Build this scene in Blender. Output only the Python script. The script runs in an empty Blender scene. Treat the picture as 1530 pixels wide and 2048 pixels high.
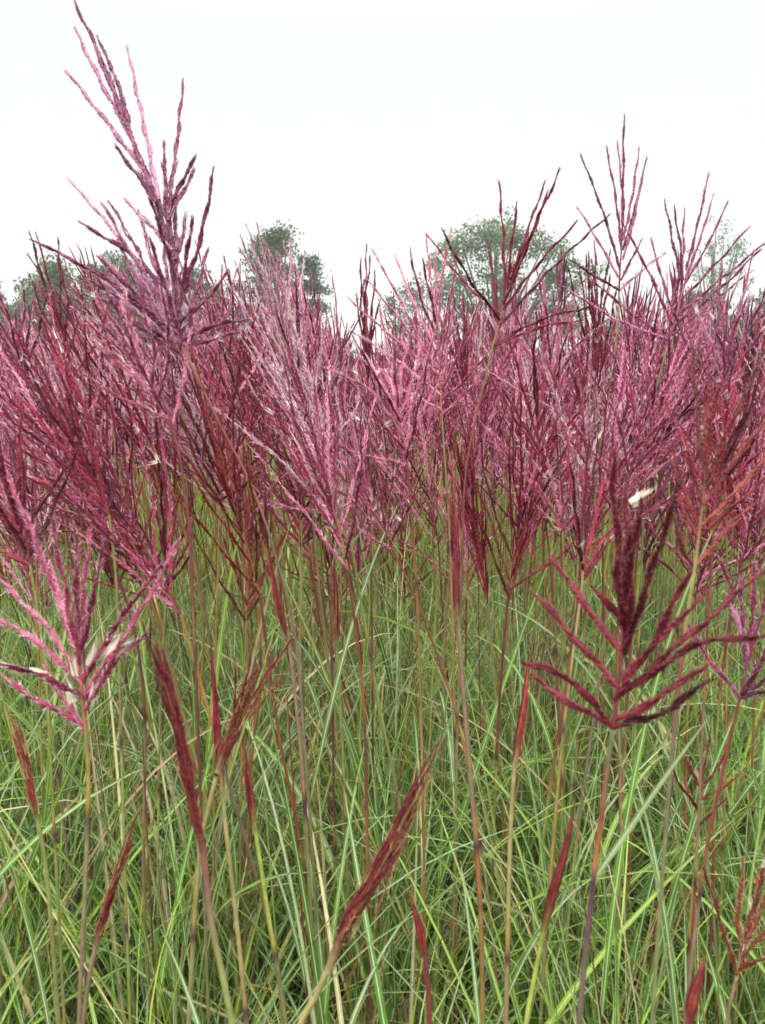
import bpy, math
import numpy as np
from math import radians, sin, cos, pi

RNG = np.random.default_rng(11)
scene = bpy.context.scene


# ------------------------------------------------------------------ camera
FPX, PW, PH = 1704.0, 1530.0, 2048.0
CAM = np.array([0.0, 0.0, 1.5])
PITCH = radians(7.5)
FWD = np.array([0, cos(PITCH), -sin(PITCH)])
UPV = np.array([0, sin(PITCH), cos(PITCH)])
RGT = np.array([1.0, 0, 0])


def at(px, py, d):
    """A place in the world seen at a pixel of the 1530 x 2048 photograph, d metres ahead."""
    return CAM + FWD * d + RGT * ((px - PW / 2) / FPX * d) + UPV * ((PH / 2 - py) / FPX * d)


def to_px(p):
    v = np.asarray(p) - CAM
    z = v @ FWD
    return PW / 2 + (v @ RGT) / z * FPX, PH / 2 - (v @ UPV) / z * FPX, z


cam_data = bpy.data.cameras.new("camera")
cam = bpy.data.objects.new("camera", cam_data)
bpy.context.scene.collection.objects.link(cam)
cam.location = CAM
cam.rotation_euler = (pi / 2 - PITCH, 0, 0)
cam_data.sensor_fit = 'VERTICAL'
cam_data.sensor_height = 36.0
cam_data.sensor_width = 27.0
cam_data.lens = FPX * 36.0 / PH
cam_data.clip_start = 0.05
cam_data.clip_end = 2000
cam_data.dof.use_dof = True
cam_data.dof.focus_distance = 2.3
cam_data.dof.aperture_fstop = cam_data.lens / 3.2      # a small opening, 3.2 mm across
scene.camera = cam

# ------------------------------------------------------------------ mesh helpers


class MB:
    """Collects vertices, triangles and a colour per vertex; build() links ONE mesh object."""

    def __init__(self):
        self.v, self.f, self.c, self.a, self.n = [], [], [], [], 0

    def add(self, v, f, c, a=None):
        v = np.asarray(v, dtype=np.float64)
        c = np.asarray(c, dtype=np.float64)
        if c.ndim == 1:
            c = np.tile(c, (len(v), 1))
        self.v.append(v)
        self.f.append(np.asarray(f, dtype=np.int64) + self.n)
        self.c.append(c)
        self.a.append(np.ones(len(v)) * 9 if a is None else a)
        self.n += len(v)

    def arrays(self):
        return np.concatenate(self.v), np.concatenate(self.f), np.concatenate(self.c), np.concatenate(self.a)

    def build(self, name, mat, parent=None, origin=(0, 0, 0), smooth=True):
        v, f, c, a = self.arrays()
        o = mesh_object(name, v - np.asarray(origin), f, c, a, mat, smooth)
        if parent is not None:
            o.parent = parent
            o.location = np.asarray(origin) - world_of(parent)
        else:
            o.location = origin
        o['w'] = [float(t) for t in origin]
        return o


def world_of(o):
    return np.array(o['w'])


def mesh_object(name, v, f, c, a, mat, smooth=True):
    me = bpy.data.meshes.new(name)
    nv, nf = len(v), len(f)
    me.vertices.add(nv)
    me.vertices.foreach_set("co", np.ascontiguousarray(v, dtype=np.float32).ravel())
    me.loops.add(nf * 3)
    me.loops.foreach_set("vertex_index", np.ascontiguousarray(f, dtype=np.int32).ravel())
    me.polygons.add(nf)
    me.polygons.foreach_set("loop_start", np.arange(0, nf * 3, 3, dtype=np.int32))
    me.polygons.foreach_set("loop_total", np.full(nf, 3, dtype=np.int32))
    if not smooth:
        me.shade_flat()
    at_ = me.attributes.new("tint", 'FLOAT_COLOR', 'POINT')
    at_.data.foreach_set("color", np.concatenate([c, np.ones((nv, 1))], 1).astype(np.float32).ravel())
    ac = me.attributes.new("across", 'FLOAT', 'POINT')
    ac.data.foreach_set("value", np.asarray(a, dtype=np.float32))
    me.materials.append(mat)
    me.update(calc_edges=True)
    o = bpy.data.objects.new(name, me)
    bpy.context.scene.collection.objects.link(o)
    return o


def tag(o, label=None, cat=None, group=None, kind=None):
    if label: o['label'] = label
    if cat: o['category'] = cat
    if group: o['group'] = group
    if kind: o['kind'] = kind
    return o


def thing(name, loc, label, cat, group=None):
    o = bpy.data.objects.new(name, None)
    o.empty_display_size = 0.05
    bpy.context.scene.collection.objects.link(o)
    o.location = loc
    o['w'] = [float(t) for t in loc]
    return tag(o, label, cat, group)


def norm(v):
    return v / np.maximum(np.linalg.norm(v, axis=-1, keepdims=True), 1e-9)


def resample(pts, n):
    """Catmull-Rom through pts, n points."""
    p = np.asarray(pts, float)
    if len(p) == 2:
        return p[0] + (p[1] - p[0]) * np.linspace(0, 1, n)[:, None]
    e = np.concatenate([[2 * p[0] - p[1]], p, [2 * p[-1] - p[-2]]])
    seg = np.linalg.norm(np.diff(p, axis=0), axis=1)
    cum = np.concatenate([[0], np.cumsum(seg)]) / seg.sum()
    t = np.linspace(0, 1, n)
    i = np.clip(np.searchsorted(cum, t, 'right') - 1, 0, len(p) - 2)
    u = ((t - cum[i]) / np.maximum(cum[i + 1] - cum[i], 1e-9))[:, None]
    a, b, c, d = e[i], e[i + 1], e[i + 2], e[i + 3]
    return 0.5 * (2 * b + (c - a) * u + (2 * a - 5 * b + 4 * c - d) * u * u + (3 * b - a - 3 * c + d) * u ** 3)


def frames(path):
    T = norm(np.gradient(path, axis=0))
    ref = np.array([0.31, 0.17, 0.05]) if abs(T[:, 2]).mean() > 0.8 else np.array([0.05, 0.1, 1.0])
    U = norm(np.cross(T, ref))
    V = np.cross(T, U)
    return T, U, V


def tube(mb, path, rad, col, sides=5, cap=True):
    n = len(path)
    rad = np.broadcast_to(np.asarray(rad, float), (n,))
    T, U, V = frames(path)
    ang = np.arange(sides) * 2 * pi / sides
    ring = path[:, None, :] + rad[:, None, None] * (np.cos(ang)[None, :, None] * U[:, None, :] + np.sin(ang)[None, :, None] * V[:, None, :])
    v = ring.reshape(-1, 3)
    i = np.arange(n - 1)[:, None] * sides
    k = np.arange(sides)[None, :]
    k2 = (k + 1) % sides
    a, b, c, d = (i + k).ravel(), (i + k2).ravel(), (i + sides + k2).ravel(), (i + sides + k).ravel()
    f = np.concatenate([np.stack([a, b, c], 1), np.stack([a, c, d], 1)])
    col = np.asarray(col, float)
    cc = np.repeat(col, sides, 0) if col.ndim == 2 else col
    mb.add(v, f, cc)


# ------------------------------------------------------------------ flower spikes
SP_F = np.array([[0, 2, 1], [0, 3, 2], [0, 4, 3], [0, 1, 4], [5, 1, 2], [5, 2, 3], [5, 3, 4], [5, 4, 1]])


def spikelets(mb, path, step, ln, wd, ang, cols, hair, rng, hair_col=(0.66, 0.45, 0.5), hair_w=0.00035, twist=0.5):
    """Paired pointed spikelets set alternately along a thin wavy axis, with silky hairs at their foot."""
    L = np.linalg.norm(np.diff(path, axis=0), axis=1).sum()
    n = max(6, int(L / step))
    m = len(path)
    t = np.linspace(0.0, 1.0, n) * (m - 1)
    i = np.minimum(t.astype(int), m - 2)
    u = (t - i)[:, None]
    P = path[i] * (1 - u) + path[i + 1] * u
    T, U, V = frames(path)
    T, U, V = T[i], U[i], V[i]
    k = np.arange(n)
    s = k / (n - 1)
    ph = k * pi + k * twist / 3 + rng.normal(0, 0.35, n) + rng.uniform(0, 6)
    R = np.cos(ph)[:, None] * U + np.sin(ph)[:, None] * V
    W = norm(np.cross(T, R))
    a = ang * (1 - 0.45 * s) * rng.uniform(0.6, 1.4, n)
    D = T * np.cos(a)[:, None] + R * np.sin(a)[:, None]
    N = norm(np.cross(D, W))
    lens = ln * rng.uniform(0.8, 1.2, n) * (1 - 0.25 * s ** 4)
    wds = wd * rng.uniform(0.85, 1.15, n) * (1 - 0.45 * s ** 3) * (0.75 + 0.25 * np.minimum(1, s * 6))
    B = P + R * (wds * 0.35)[:, None]
    M = B + D * (lens * 0.42)[:, None]
    v = np.stack([B, M + W * wds[:, None] * 0.5, M + N * wds[:, None] * 0.42, M - W * wds[:, None] * 0.5,
                  M - N * wds[:, None] * 0.42, B + D * lens[:, None]], 1)
    base = cols(n, rng)
    c = np.repeat(base[:, None, :], 6, 1)
    c[:, 0] = c[:, 0] * 0.7 + np.array([0.3, 0.16, 0.08]) * 0.3
    c[:, 5] = c[:, 5] * 0.8
    f = SP_F[None] + (np.arange(n) * 6)[:, None, None]
    mb.add(v.reshape(-1, 3), f.reshape(-1, 3), c.reshape(-1, 3))
    if hair > 0:
        q = np.repeat(np.arange(n), max(1, int(round(hair))))
        q = q if hair >= 1 else np.nonzero(rng.random(n) < hair)[0]
        if len(q):
            h = norm(D[q] * 0.8 + R[q] * rng.uniform(0.0, 0.5, (len(q), 1)) + rng.normal(0, 0.22, (len(q), 3)))
            hl = lens[q] * rng.uniform(0.6, 1.15, len(q))
            b0 = B[q] + D[q] * (lens[q] * rng.uniform(0, 0.25, len(q)))[:, None] + h * 0.0002
            b0 = b0 + norm(rng.normal(0, 1, (len(q), 3))) * (wds[q] * 0.25)[:, None]
            sd = norm(np.cross(h, rng.normal(0, 1, (len(q), 3)))) * hair_w
            hv = np.stack([b0 - sd, b0 + sd, b0 + h * hl[:, None]], 1)
            hc = np.array(hair_col)[None] * rng.uniform(0.75, 1.25, (len(q), 1))
            mb.add(hv.reshape(-1, 3), np.arange(len(q) * 3).reshape(-1, 3), np.repeat(hc, 3, 0))


def palette(kind, depth_mix=None):
    P = {
        'maroon': ((0.065, 0.004, 0.012), (0.220, 0.010, 0.030), (0.44, 0.045, 0.090)),
        'pink': ((0.150, 0.010, 0.038), (0.410, 0.050, 0.120), (0.76, 0.27, 0.42)),
        'purple': ((0.080, 0.008, 0.030), (0.270, 0.034, 0.095), (0.62, 0.24, 0.42)),
        'wine': ((0.055, 0.004, 0.010), (0.145, 0.010, 0.023), (0.27, 0.032, 0.054)),
        'lilac': ((0.140, 0.016, 0.058), (0.340, 0.062, 0.150), (0.66, 0.30, 0.47)),
        'silver': ((0.300, 0.080, 0.130), (0.540, 0.260, 0.330), (0.80, 0.62, 0.66)),
        'russet': ((0.090, 0.007, 0.009), (0.230, 0.022, 0.022), (0.38, 0.075, 0.055)),
        'brown': ((0.110, 0.018, 0.012), (0.210, 0.050, 0.026), (0.36, 0.17, 0.08)),
        'dark': ((0.060, 0.006, 0.009), (0.140, 0.011, 0.016), (0.24, 0.035, 0.035)),
    }[kind]
    lo, mi, hi = (np.array(x) for x in P)

    mean = [None]

    def cols(n, rng):
        if mean[0] is None:
            mean[0] = np.clip(rng.normal(0.42, 0.34), 0.0, 0.97)
        t = np.clip(rng.normal(mean[0], 0.11, n), 0, 1)[:, None]
        c = np.where(t < 0.5, lo + (mi - lo) * t * 2, mi + (hi - mi) * (t - 0.5) * 2)
        return c * rng.uniform(0.9, 1.1, (n, 3))
    return cols


HAIRC = {'maroon': (0.50, 0.13, 0.19), 'pink': (0.90, 0.60, 0.72), 'purple': (0.74, 0.46, 0.62), 'russet': (0.52, 0.25, 0.16),
         'brown': (0.66, 0.46, 0.24), 'dark': (0.30, 0.06, 0.06), 'wine': (0.40, 0.10, 0.14), 'lilac': (0.82, 0.62, 0.78), 'silver': (0.92, 0.82, 0.82)}  # silky hair tints; the pink one is whitened to stand in for highlight streaks


def tuft(mb, p, d, rng, n=26, ln=0.02, col=(0.86, 0.80, 0.70), w=0.0006, spread=0.35):
    """A burst of pale silky hairs where a spike has opened."""
    d = norm(np.asarray(d, float))
    h = norm(d + rng.normal(0, spread, (n, 3)))
    b0 = np.asarray(p) + rng.normal(0, 0.0012, (n, 3))
    sd = norm(np.cross(h, rng.normal(0, 1, (n, 3)))) * w
    tip = b0 + h * (ln * rng.uniform(0.5, 1.2, n))[:, None]
    v = np.stack([b0 - sd, b0 + sd, tip], 1).reshape(-1, 3)
    mb.add(v, np.arange(n * 3).reshape(-1, 3), np.repeat(np.array(col)[None] * rng.uniform(0.85, 1.1, (n, 1)), 3, 0))


def wavy(path, amp, rng, freq=9):
    n = len(path)
    T, U, V = frames(path)
    s = np.linspace(0, 1, n)
    L = np.linalg.norm(path[-1] - path[0])
    k = freq * L / 0.2
    a, b = rng.uniform(0, 6, 2)
    env = np.minimum(1, s * 5)[:, None] * amp
    return path + U * (np.sin(s * k * 2 + a)[:, None] * env) + V * (np.cos(s * k * 2 + b)[:, None] * env)


def raceme(mb, path, kind, lod, rng, fluff=0.0, thick=1.0, closed=False):
    cols = palette(kind)
    if lod == 0:
        path = wavy(resample(path, 48), 0.0009, rng)
        tube(mb, path, np.linspace(0.0019, 0.0006, 48) * (0.5 if closed else thick), cols(48, rng), 5)
        hb = {'maroon': 1, 'pink': 3, 'purple': 2, 'russet': 1, 'brown': 2, 'dark': 1, 'wine': 1, 'lilac': 3, 'silver': 3}[kind]
        if closed:
            spikelets(mb, path, 0.0019, 0.0120, 0.0017, 0.07, cols, 1, rng, HAIRC[kind], 0.00025)
        else:
            spikelets(mb, path, 0.0021, 0.0088 * thick ** 0.5, 0.0031 * thick, 0.21, cols, hb, rng, HAIRC[kind], 0.00026)
    elif lod == 1:
        path = wavy(resample(path, 24), 0.0010, rng, 6)
        tube(mb, path, np.linspace(0.0017, 0.0006, 24) * thick, cols(24, rng), 4)
        hb = {'maroon': 0.15, 'pink': 0.55, 'purple': 0.4, 'russet': 0.15, 'brown': 0.5, 'dark': 0.2, 'wine': 0.15, 'lilac': 0.6, 'silver': 0.8}[kind]
        spikelets(mb, path, 0.0042, 0.0140, 0.0031 * thick, 0.13, cols, hb, rng, HAIRC[kind], 0.00060)
    else:
        path = wavy(resample(path, 7), 0.003, rng, 4)
        r = np.array([0.0022, 0.0046, 0.0038, 0.0047, 0.0040, 0.0036, 0.0008]) * thick * rng.uniform(0.9, 1.15, 7)
        tube(mb, path, r, cols(7, rng), 3)
    if fluff > 0:
        for _ in range(rng.poisson(fluff)):
            j = rng.integers(1, len(path) - 1)
            tuft(mb, path[j], path[j] - path[j - 1] + rng.normal(0, 0.3, 3) * np.linalg.norm(path[j] - path[j - 1]), rng,
                 n=14 if lod == 0 else 5, ln=0.016, w=0.0005 if lod == 0 else 0.0012, spread=0.16)


def plume_paths(base, axis_dir, length, n, spread, bias, rng):
    """Axis and spike paths of a plume: spikes leave the lower part of the axis and sweep up and out."""
    d = norm(np.asarray(axis_dir, float))
    ref = norm(np.cross(d, [0.3, 0.9, 0.1]))
    ref2 = np.cross(d, ref)
    ax_len = length * rng.uniform(0.32, 0.46)
    bend = np.asarray(bias, float)
    ax = np.stack([base + d * ax_len * s + bend * (s * s) * ax_len * 0.25 for s in np.linspace(0, 1, 8)])
    out = []
    ga = rng.uniform(0, 6.28)
    for k in range(n):
        f = (k / max(1, n - 1)) ** 0.9 * 0.95
        p0 = ax[0] + (ax[-1] - ax[0]) * f
        ga += 2.4 + rng.normal(0, 0.35)
        a = spread * (1.05 - 0.62 * f) * rng.uniform(0.6, 1.3)
        radial = cos(ga) * ref + sin(ga) * ref2
        l = length * rng.uniform(0.50, 0.78) * (1 - 0.18 * f)
        d0 = norm(d * cos(a * 1.1) + radial * sin(a * 1.1) + bend * 0.15)
        arch = rng.normal(0.95, 0.25)
        d1 = norm(d * cos(a * arch) + radial * sin(a * arch) + bend * 0.28 + np.array([0, 0, rng.normal(0, 0.08)]))
        p1 = p0 + d0 * l * 0.5
        p2 = p1 + d1 * l * 0.5
        out.append(np.array([p0, p1 + rng.normal(0, 0.004, 3), p2]))
    out.append(np.array([ax[-2], ax[-1], ax[-1] + norm(ax[-1] - ax[-2]) * max(0.05, length - ax_len)]))
    return ax, out


STEMC = {
    'olive': [(0.20, 0.22, 0.06), (0.26, 0.28, 0.08), (0.17, 0.15, 0.07)],
    'lime': [(0.30, 0.36, 0.07), (0.24, 0.31, 0.08), (0.33, 0.33, 0.08)],
    'orange': [(0.31, 0.16, 0.05), (0.27, 0.09, 0.04), (0.25, 0.20, 0.06)],
    'maroon': [(0.17, 0.035, 0.035), (0.22, 0.06, 0.04), (0.13, 0.04, 0.045)],
    'brown': [(0.22, 0.14, 0.09), (0.18, 0.12, 0.085), (0.27, 0.19, 0.10)],
    'straw': [(0.32, 0.26, 0.11), (0.29, 0.20, 0.10), (0.25, 0.22, 0.09)],
}


def stem_cols(n, kind, rng, L):
    """Pigment along a jointed stem: pale above each joint, dark at the joint, own colour between."""
    s = np.linspace(0, 1, n) * L
    c = np.zeros((n, 3))
    edge = rng.uniform(0.18, 0.36)
    a = np.array(STEMC[kind][0])
    alts = [kind, kind, 'olive', 'brown', 'orange', 'olive']
    b = np.array(STEMC[kind][rng.integers(3)])
    start = 0.0
    for i in range(n):
        if s[i] > edge:
            start = edge
            edge += rng.uniform(0.20, 0.34)
            k2 = alts[rng.integers(len(alts))]
            a, b = np.array(STEMC[k2][rng.integers(3)]), np.array(STEMC[k2][rng.integers(3)])
        t = (s[i] - start) / (edge - start)
        c[i] = a * (1 - t) + b * t
        dn = edge - s[i]
        if dn < 0.018:
            c[i] = np.array([0.075, 0.022, 0.035])
        elif dn < 0.09:
            w = (0.09 - dn) / 0.08
            c[i] = c[i] * (1 - w * 0.6) + np.array([0.34, 0.17, 0.05]) * w * 0.6
    return c


def to_ground(pts, rng):
    """Carries a stem from its last seen point down to the soil, straightening as it goes."""
    pts = [np.asarray(p, float) for p in pts]
    d = norm(pts[-1] - pts[-2])
    p = pts[-1].copy()
    while p[2] > 0.02:
        d = norm(d * 0.72 + np.array([0, 0, -1.0]) * 0.28)
        st = min(0.16, max(0.03, p[2]))
        p = p + d * st
        if p[2] < 0:
            p[2] = 0
        pts.append(p.copy())
        if len(pts) > 60:
            break
    return pts


def stem_mesh(mb, pts, kind, r0, r1, rng, n=70, sides=6, sc=None):
    path = resample(pts, n)
    L = np.linalg.norm(np.diff(path, axis=0), axis=1).sum()
    c = stem_cols(n, kind, rng, L)
    if sc:
        h = np.array([to_px(p)[1] for p in path[:]])
        h = np.maximum.accumulate(np.where(np.isfinite(h), h, 0))
        ys_ = [q[0] for q in sc]
        c = np.stack([np.interp(h, ys_, [q[1][k] for q in sc]) for k in range(3)], 1)
    c = c * rng.uniform(0.9, 1.1, (n, 1))
    global TOP_COLOUR
    TOP_COLOUR = c[0]
    rad = np.linspace(r0, r1, n) * 0.88
    dark = c.sum(1) < 0.14
    rad = rad * np.where(dark, 1.18, 1.0)
    tube(mb, path, rad, c, sides)
    return path


# ------------------------------------------------------------------ leaf blades
LEAFC = np.array([(0.095, 0.205, 0.020), (0.150, 0.265, 0.024), (0.210, 0.310, 0.030), (0.150, 0.245, 0.090),
                  (0.055, 0.140, 0.020), (0.30, 0.34, 0.045), (0.44, 0.34, 0.17), (0.30, 0.16, 0.08), (0.30, 0.39, 0.17)])
LEAFP = np.array([0.19, 0.24, 0.19, 0.10, 0.07, 0.11, 0.05, 0.02, 0.03])


def blades(mb, root, length, width, az, th0, th1, power, twist, col, seg, rib, rng, keep=None, az_drift=None):
    """Arching grass blades, all at once. th: angle from upright at the foot and at the tip."""
    n = len(root)
    s = np.linspace(0, 1, seg + 1)
    th = th0[:, None] + (th1 - th0)[:, None] * s[None] ** power[:, None]
    azs = az[:, None] + (0 if az_drift is None else az_drift[:, None] * s[None])
    dx = np.sin(th) * np.cos(azs)
    dy = np.sin(th) * np.sin(azs)
    dz = np.cos(th)
    D = np.stack([dx, dy, dz], 2)
    st = (length / seg)[:, None, None]
    P = np.concatenate([np.zeros((n, 1, 3)), np.cumsum((D[:, :-1] + D[:, 1:]) / 2 * st, 1)], 1) + root[:, None, :]
    H = np.stack([-np.sin(azs), np.cos(azs), np.zeros_like(azs)], 2) * np.ones((n, seg + 1, 1))
    Nn = np.cross(D, H)
    tw = twist[:, None] * s[None]
    S = H * np.cos(tw)[..., None] + Nn * np.sin(tw)[..., None]
    N2 = np.cross(D, S)
    prof = np.minimum(1, 0.55 + s * 2.2) * (1 - s ** 2.6)
    w = width[:, None] * prof[None]
    if keep is not None:
        k = keep(P)
        P, S, N2, w, col = P[k], S[k], N2[k], w[k], col[k]
        n = len(P)
        if n == 0:
            return P
    if rib:
        off = np.array([-0.5, 0.0, 0.5])
        V = P[:, :, None, :] + S[:, :, None, :] * (w[:, :, None] * off)[..., None]
        V[:, :, 1, :] -= N2 * (w * 0.14)[..., None]
        acr = np.array([-1.0, 0.0, 1.0])
    else:
        off = np.array([-0.5, 0.5])
        V = P[:, :, None, :] + S[:, :, None, :] * (w[:, :, None] * off)[..., None]
        acr = np.array([9.0, 9.0])
    m = len(off)
    per = (seg + 1) * m
    i = np.arange(seg)[:, None] * m
    k = np.arange(m - 1)[None, :]
    a, b, c, d = (i + k).ravel(), (i + k + 1).ravel(), (i + m + k + 1).ravel(), (i + m + k).ravel()
    f1 = np.concatenate([np.stack([a, b, c], 1), np.stack([a, c, d], 1)])
    f = (f1[None] + (np.arange(n) * per)[:, None, None]).reshape(-1, 3)
    cc = np.repeat(col[:, None, :], per, 1).reshape(n, seg + 1, m, 3)
    tipc = np.array([0.33, 0.20, 0.10])
    tw_ = np.clip((s - 0.86) / 0.14, 0, 1)[None, :, None, None] * rng.random((n, 1, 1, 1)) * 0.8
    cc = cc * (1 - tw_) + tipc * tw_
    mb.add(V.reshape(-1, 3), f, cc.reshape(-1, 3), np.tile(acr, n * (seg + 1)))
    return P


def leaf_cols(n, rng, p=LEAFP):
    i = rng.choice(len(LEAFC), n, p=p / p.sum())
    return LEAFC[i] * rng.uniform(0.75, 1.55, (n, 1)) * rng.uniform(0.93, 1.07, (n, 3))


def one_leaf(name, mat, parent, pts, width, col, rib=True):
    """A single long blade through given points."""
    rng = RNG
    path = resample(pts, 15)
    T = norm(np.gradient(path, axis=0))
    up = np.array([0.15, -0.75, 0.6])
    S = norm(np.cross(T, up))
    N = np.cross(T, S)
    s = np.linspace(0, 1, 15)
    w = width * np.minimum(1, 0.6 + 2 * s) * (1 - s ** 2.4)
    off = np.array([-0.5, 0, 0.5])
    V = path[:, None, :] + S[:, None, :] * (w[:, None] * off)[..., None]
    V[:, 1] += N * (w * 0.14)[:, None]
    i = np.arange(14)[:, None] * 3
    k = np.arange(2)[None, :]
    a, b, c, d = (i + k).ravel(), (i + k + 1).ravel(), (i + 3 + k + 1).ravel(), (i + 3 + k).ravel()
    f = np.concatenate([np.stack([a, b, c], 1), np.stack([a, c, d], 1)])
    mb = MB()
    mb.add(V.reshape(-1, 3), f, np.asarray(col, float), np.tile([-1.0, 0.0, 1.0], 15))
    return mb.build(name, mat, parent, path[0])


# ------------------------------------------------------------------ materials
def new_mat(name):
    m = bpy.data.materials.new(name)
    m.use_nodes = True
    nt = m.node_tree
    nt.nodes.clear()
    return m, nt, nt.nodes.new, nt.links.new


def plant_mat(name, rough, spec, transl, rib=None, noise=(60, 0.25), sheen=0.0, trans_gain=1.3):
    m, nt, N, L = new_mat(name)
    out = N('ShaderNodeOutputMaterial')
    att = N('ShaderNodeAttribute'); att.attribute_name = 'tint'
    tc = N('ShaderNodeTexCoord')
    no = N('ShaderNodeTexNoise'); no.inputs['Scale'].default_value = noise[0]; no.inputs['Detail'].default_value = 3
    L(tc.outputs['Object'], no.inputs['Vector'])
    mr = N('ShaderNodeMapRange'); mr.inputs['From Min'].default_value = 0.3; mr.inputs['From Max'].default_value = 0.7
    mr.inputs['To Min'].default_value = 1 - noise[1]; mr.inputs['To Max'].default_value = 1 + noise[1]
    L(no.outputs['Fac'], mr.inputs['Value'])
    mul = N('ShaderNodeVectorMath'); mul.operation = 'SCALE'
    L(att.outputs['Color'], mul.inputs[0]); L(mr.outputs['Result'], mul.inputs['Scale'])
    colour = mul.outputs['Vector']
    if rib:
        ac = N('ShaderNodeAttribute'); ac.attribute_name = 'across'
        ab = N('ShaderNodeMath'); ab.operation = 'ABSOLUTE'; L(ac.outputs['Fac'], ab.inputs[0])
        st = N('ShaderNodeMapRange'); st.inputs['From Min'].default_value = rib[0]; st.inputs['From Max'].default_value = rib[0] + 0.1
        st.inputs['To Min'].default_value = 0.75; st.inputs['To Max'].default_value = 0
        L(ab.outputs[0], st.inputs['Value'])
        mx = N('ShaderNodeMix'); mx.data_type = 'RGBA'
        L(st.outputs['Result'], mx.inputs['Factor']); L(colour, mx.inputs['A']); mx.inputs['B'].default_value = (*rib[1], 1)
        colour = mx.outputs['Result']
    p = N('ShaderNodeBsdfPrincipled')
    L(colour, p.inputs['Base Color'])
    p.inputs['Roughness'].default_value = rough
    p.inputs['Specular IOR Level'].default_value = spec
    if sheen:
        p.inputs['Sheen Weight'].default_value = sheen
        p.inputs['Sheen Roughness'].default_value = 0.4
        p.inputs['Sheen Tint'].default_value = (1, 0.8, 0.86, 1)
    if transl:
        t = N('ShaderNodeBsdfTranslucent')
        g = N('ShaderNodeVectorMath'); g.operation = 'SCALE'; g.inputs['Scale'].default_value = trans_gain
        L(colour, g.inputs[0]); L(g.outputs['Vector'], t.inputs['Color'])
        mx2 = N('ShaderNodeMixShader'); mx2.inputs['Fac'].default_value = transl
        L(p.outputs[0], mx2.inputs[1]); L(t.outputs[0], mx2.inputs[2]); L(mx2.outputs[0], out.inputs['Surface'])
    else:
        L(p.outputs[0], out.inputs['Surface'])
    return m


M_PLUME = plant_mat('plume_spikelets', 0.40, 0.30, 0.14, noise=(60, 0.18), sheen=0.0)
M_STEM = plant_mat('jointed_stem', 0.42, 0.45, 0.0, noise=(70, 0.22))
M_SHEATH = plant_mat('leaf_sheath', 0.45, 0.4, 0.10, noise=(140, 0.35))
M_LEAF = plant_mat('grass_blade', 0.38, 0.45, 0.33, rib=(0.09, (0.72, 0.76, 0.58)), noise=(25, 0.20))
M_TREE = plant_mat('tree_leaves', 0.5, 0.35, 0.30, noise=(1.1, 0.30))
M_BARK = plant_mat('tree_bark', 0.85, 0.2, 0.0, noise=(9, 0.4))


def soil_mat():
    m, nt, N, L = new_mat('soil_and_litter')
    out = N('ShaderNodeOutputMaterial')
    tc = N('ShaderNodeTexCoord')
    n1 = N('ShaderNodeTexNoise'); n1.inputs['Scale'].default_value = 14; n1.inputs['Detail'].default_value = 8
    n2 = N('ShaderNodeTexNoise'); n2.inputs['Scale'].default_value = 1.3; n2.inputs['Detail'].default_value = 5
    L(tc.outputs['Object'], n1.inputs['Vector']); L(tc.outputs['Object'], n2.inputs['Vector'])
    r1 = N('ShaderNodeValToRGB')
    r1.color_ramp.elements[0].position = 0.32; r1.color_ramp.elements[0].color = (0.030, 0.022, 0.014, 1)
    r1.color_ramp.elements[1].position = 0.72; r1.color_ramp.elements[1].color = (0.15, 0.115, 0.065, 1)
    L(n1.outputs['Fac'], r1.inputs['Fac'])
    mx = N('ShaderNodeMix'); mx.data_type = 'RGBA'
    mr = N('ShaderNodeMapRange'); mr.inputs['From Min'].default_value = 0.42; mr.inputs['From Max'].default_value = 0.6
    L(n2.outputs['Fac'], mr.inputs['Value']); L(mr.outputs['Result'], mx.inputs['Factor'])
    L(r1.outputs['Color'], mx.inputs['A']); mx.inputs['B'].default_value = (0.06, 0.085, 0.028, 1)
    p = N('ShaderNodeBsdfPrincipled'); p.inputs['Roughness'].default_value = 0.95
    L(mx.outputs['Result'], p.inputs['Base Color'])
    b = N('ShaderNodeBump'); b.inputs['Strength'].default_value = 0.7; b.inputs['Distance'].default_value = 0.03
    L(n1.outputs['Fac'], b.inputs['Height']); L(b.outputs['Normal'], p.inputs['Normal'])
    L(p.outputs[0], out.inputs['Surface'])
    return m


# ------------------------------------------------------------------ ground
gm = MB()
xs = np.concatenate([[-900, -200, -60], np.linspace(-14, 14, 57), [60, 200, 900]])
ys = np.concatenate([[-900, -100, -20], np.linspace(-3, 30, 67), [60, 200, 900]])
X, Y = np.meshgrid(xs, ys)
near = (np.abs(X) < 15) & (Y > -4) & (Y < 31)
Z = np.where(near, 0.018 * np.sin(X * 3.1 + 1) * np.cos(Y * 2.3) + RNG.normal(0, 0.008, X.shape), 0) - 0.02
nx, ny = len(xs), len(ys)
ii = (np.arange(ny - 1)[:, None] * nx + np.arange(nx - 1)[None, :]).ravel()
gm.add(np.stack([X, Y, Z], 2).reshape(-1, 3), np.concatenate([np.stack([ii, ii + 1, ii + nx + 1], 1), np.stack([ii, ii + nx + 1, ii + nx], 1)]), (0.1, 0.08, 0.05))
tag(gm.build('ground', soil_mat()), 'dark soil with leaf litter under the tall grass', 'ground', kind='structure')

FIELD_GROUP = 'flowering silver grass stalks in the field'

# ------------------------------------------------------------------ stalks built one by one from the photograph


def P3(pts, d, dz=0.0):
    """Pixel points to places; depth runs from d at the first to d + dz at the last."""
    n = len(pts)
    return np.array([at(p[0], p[1], d + dz * (i / max(1, n - 1))) for i, p in enumerate(pts)])


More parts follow.
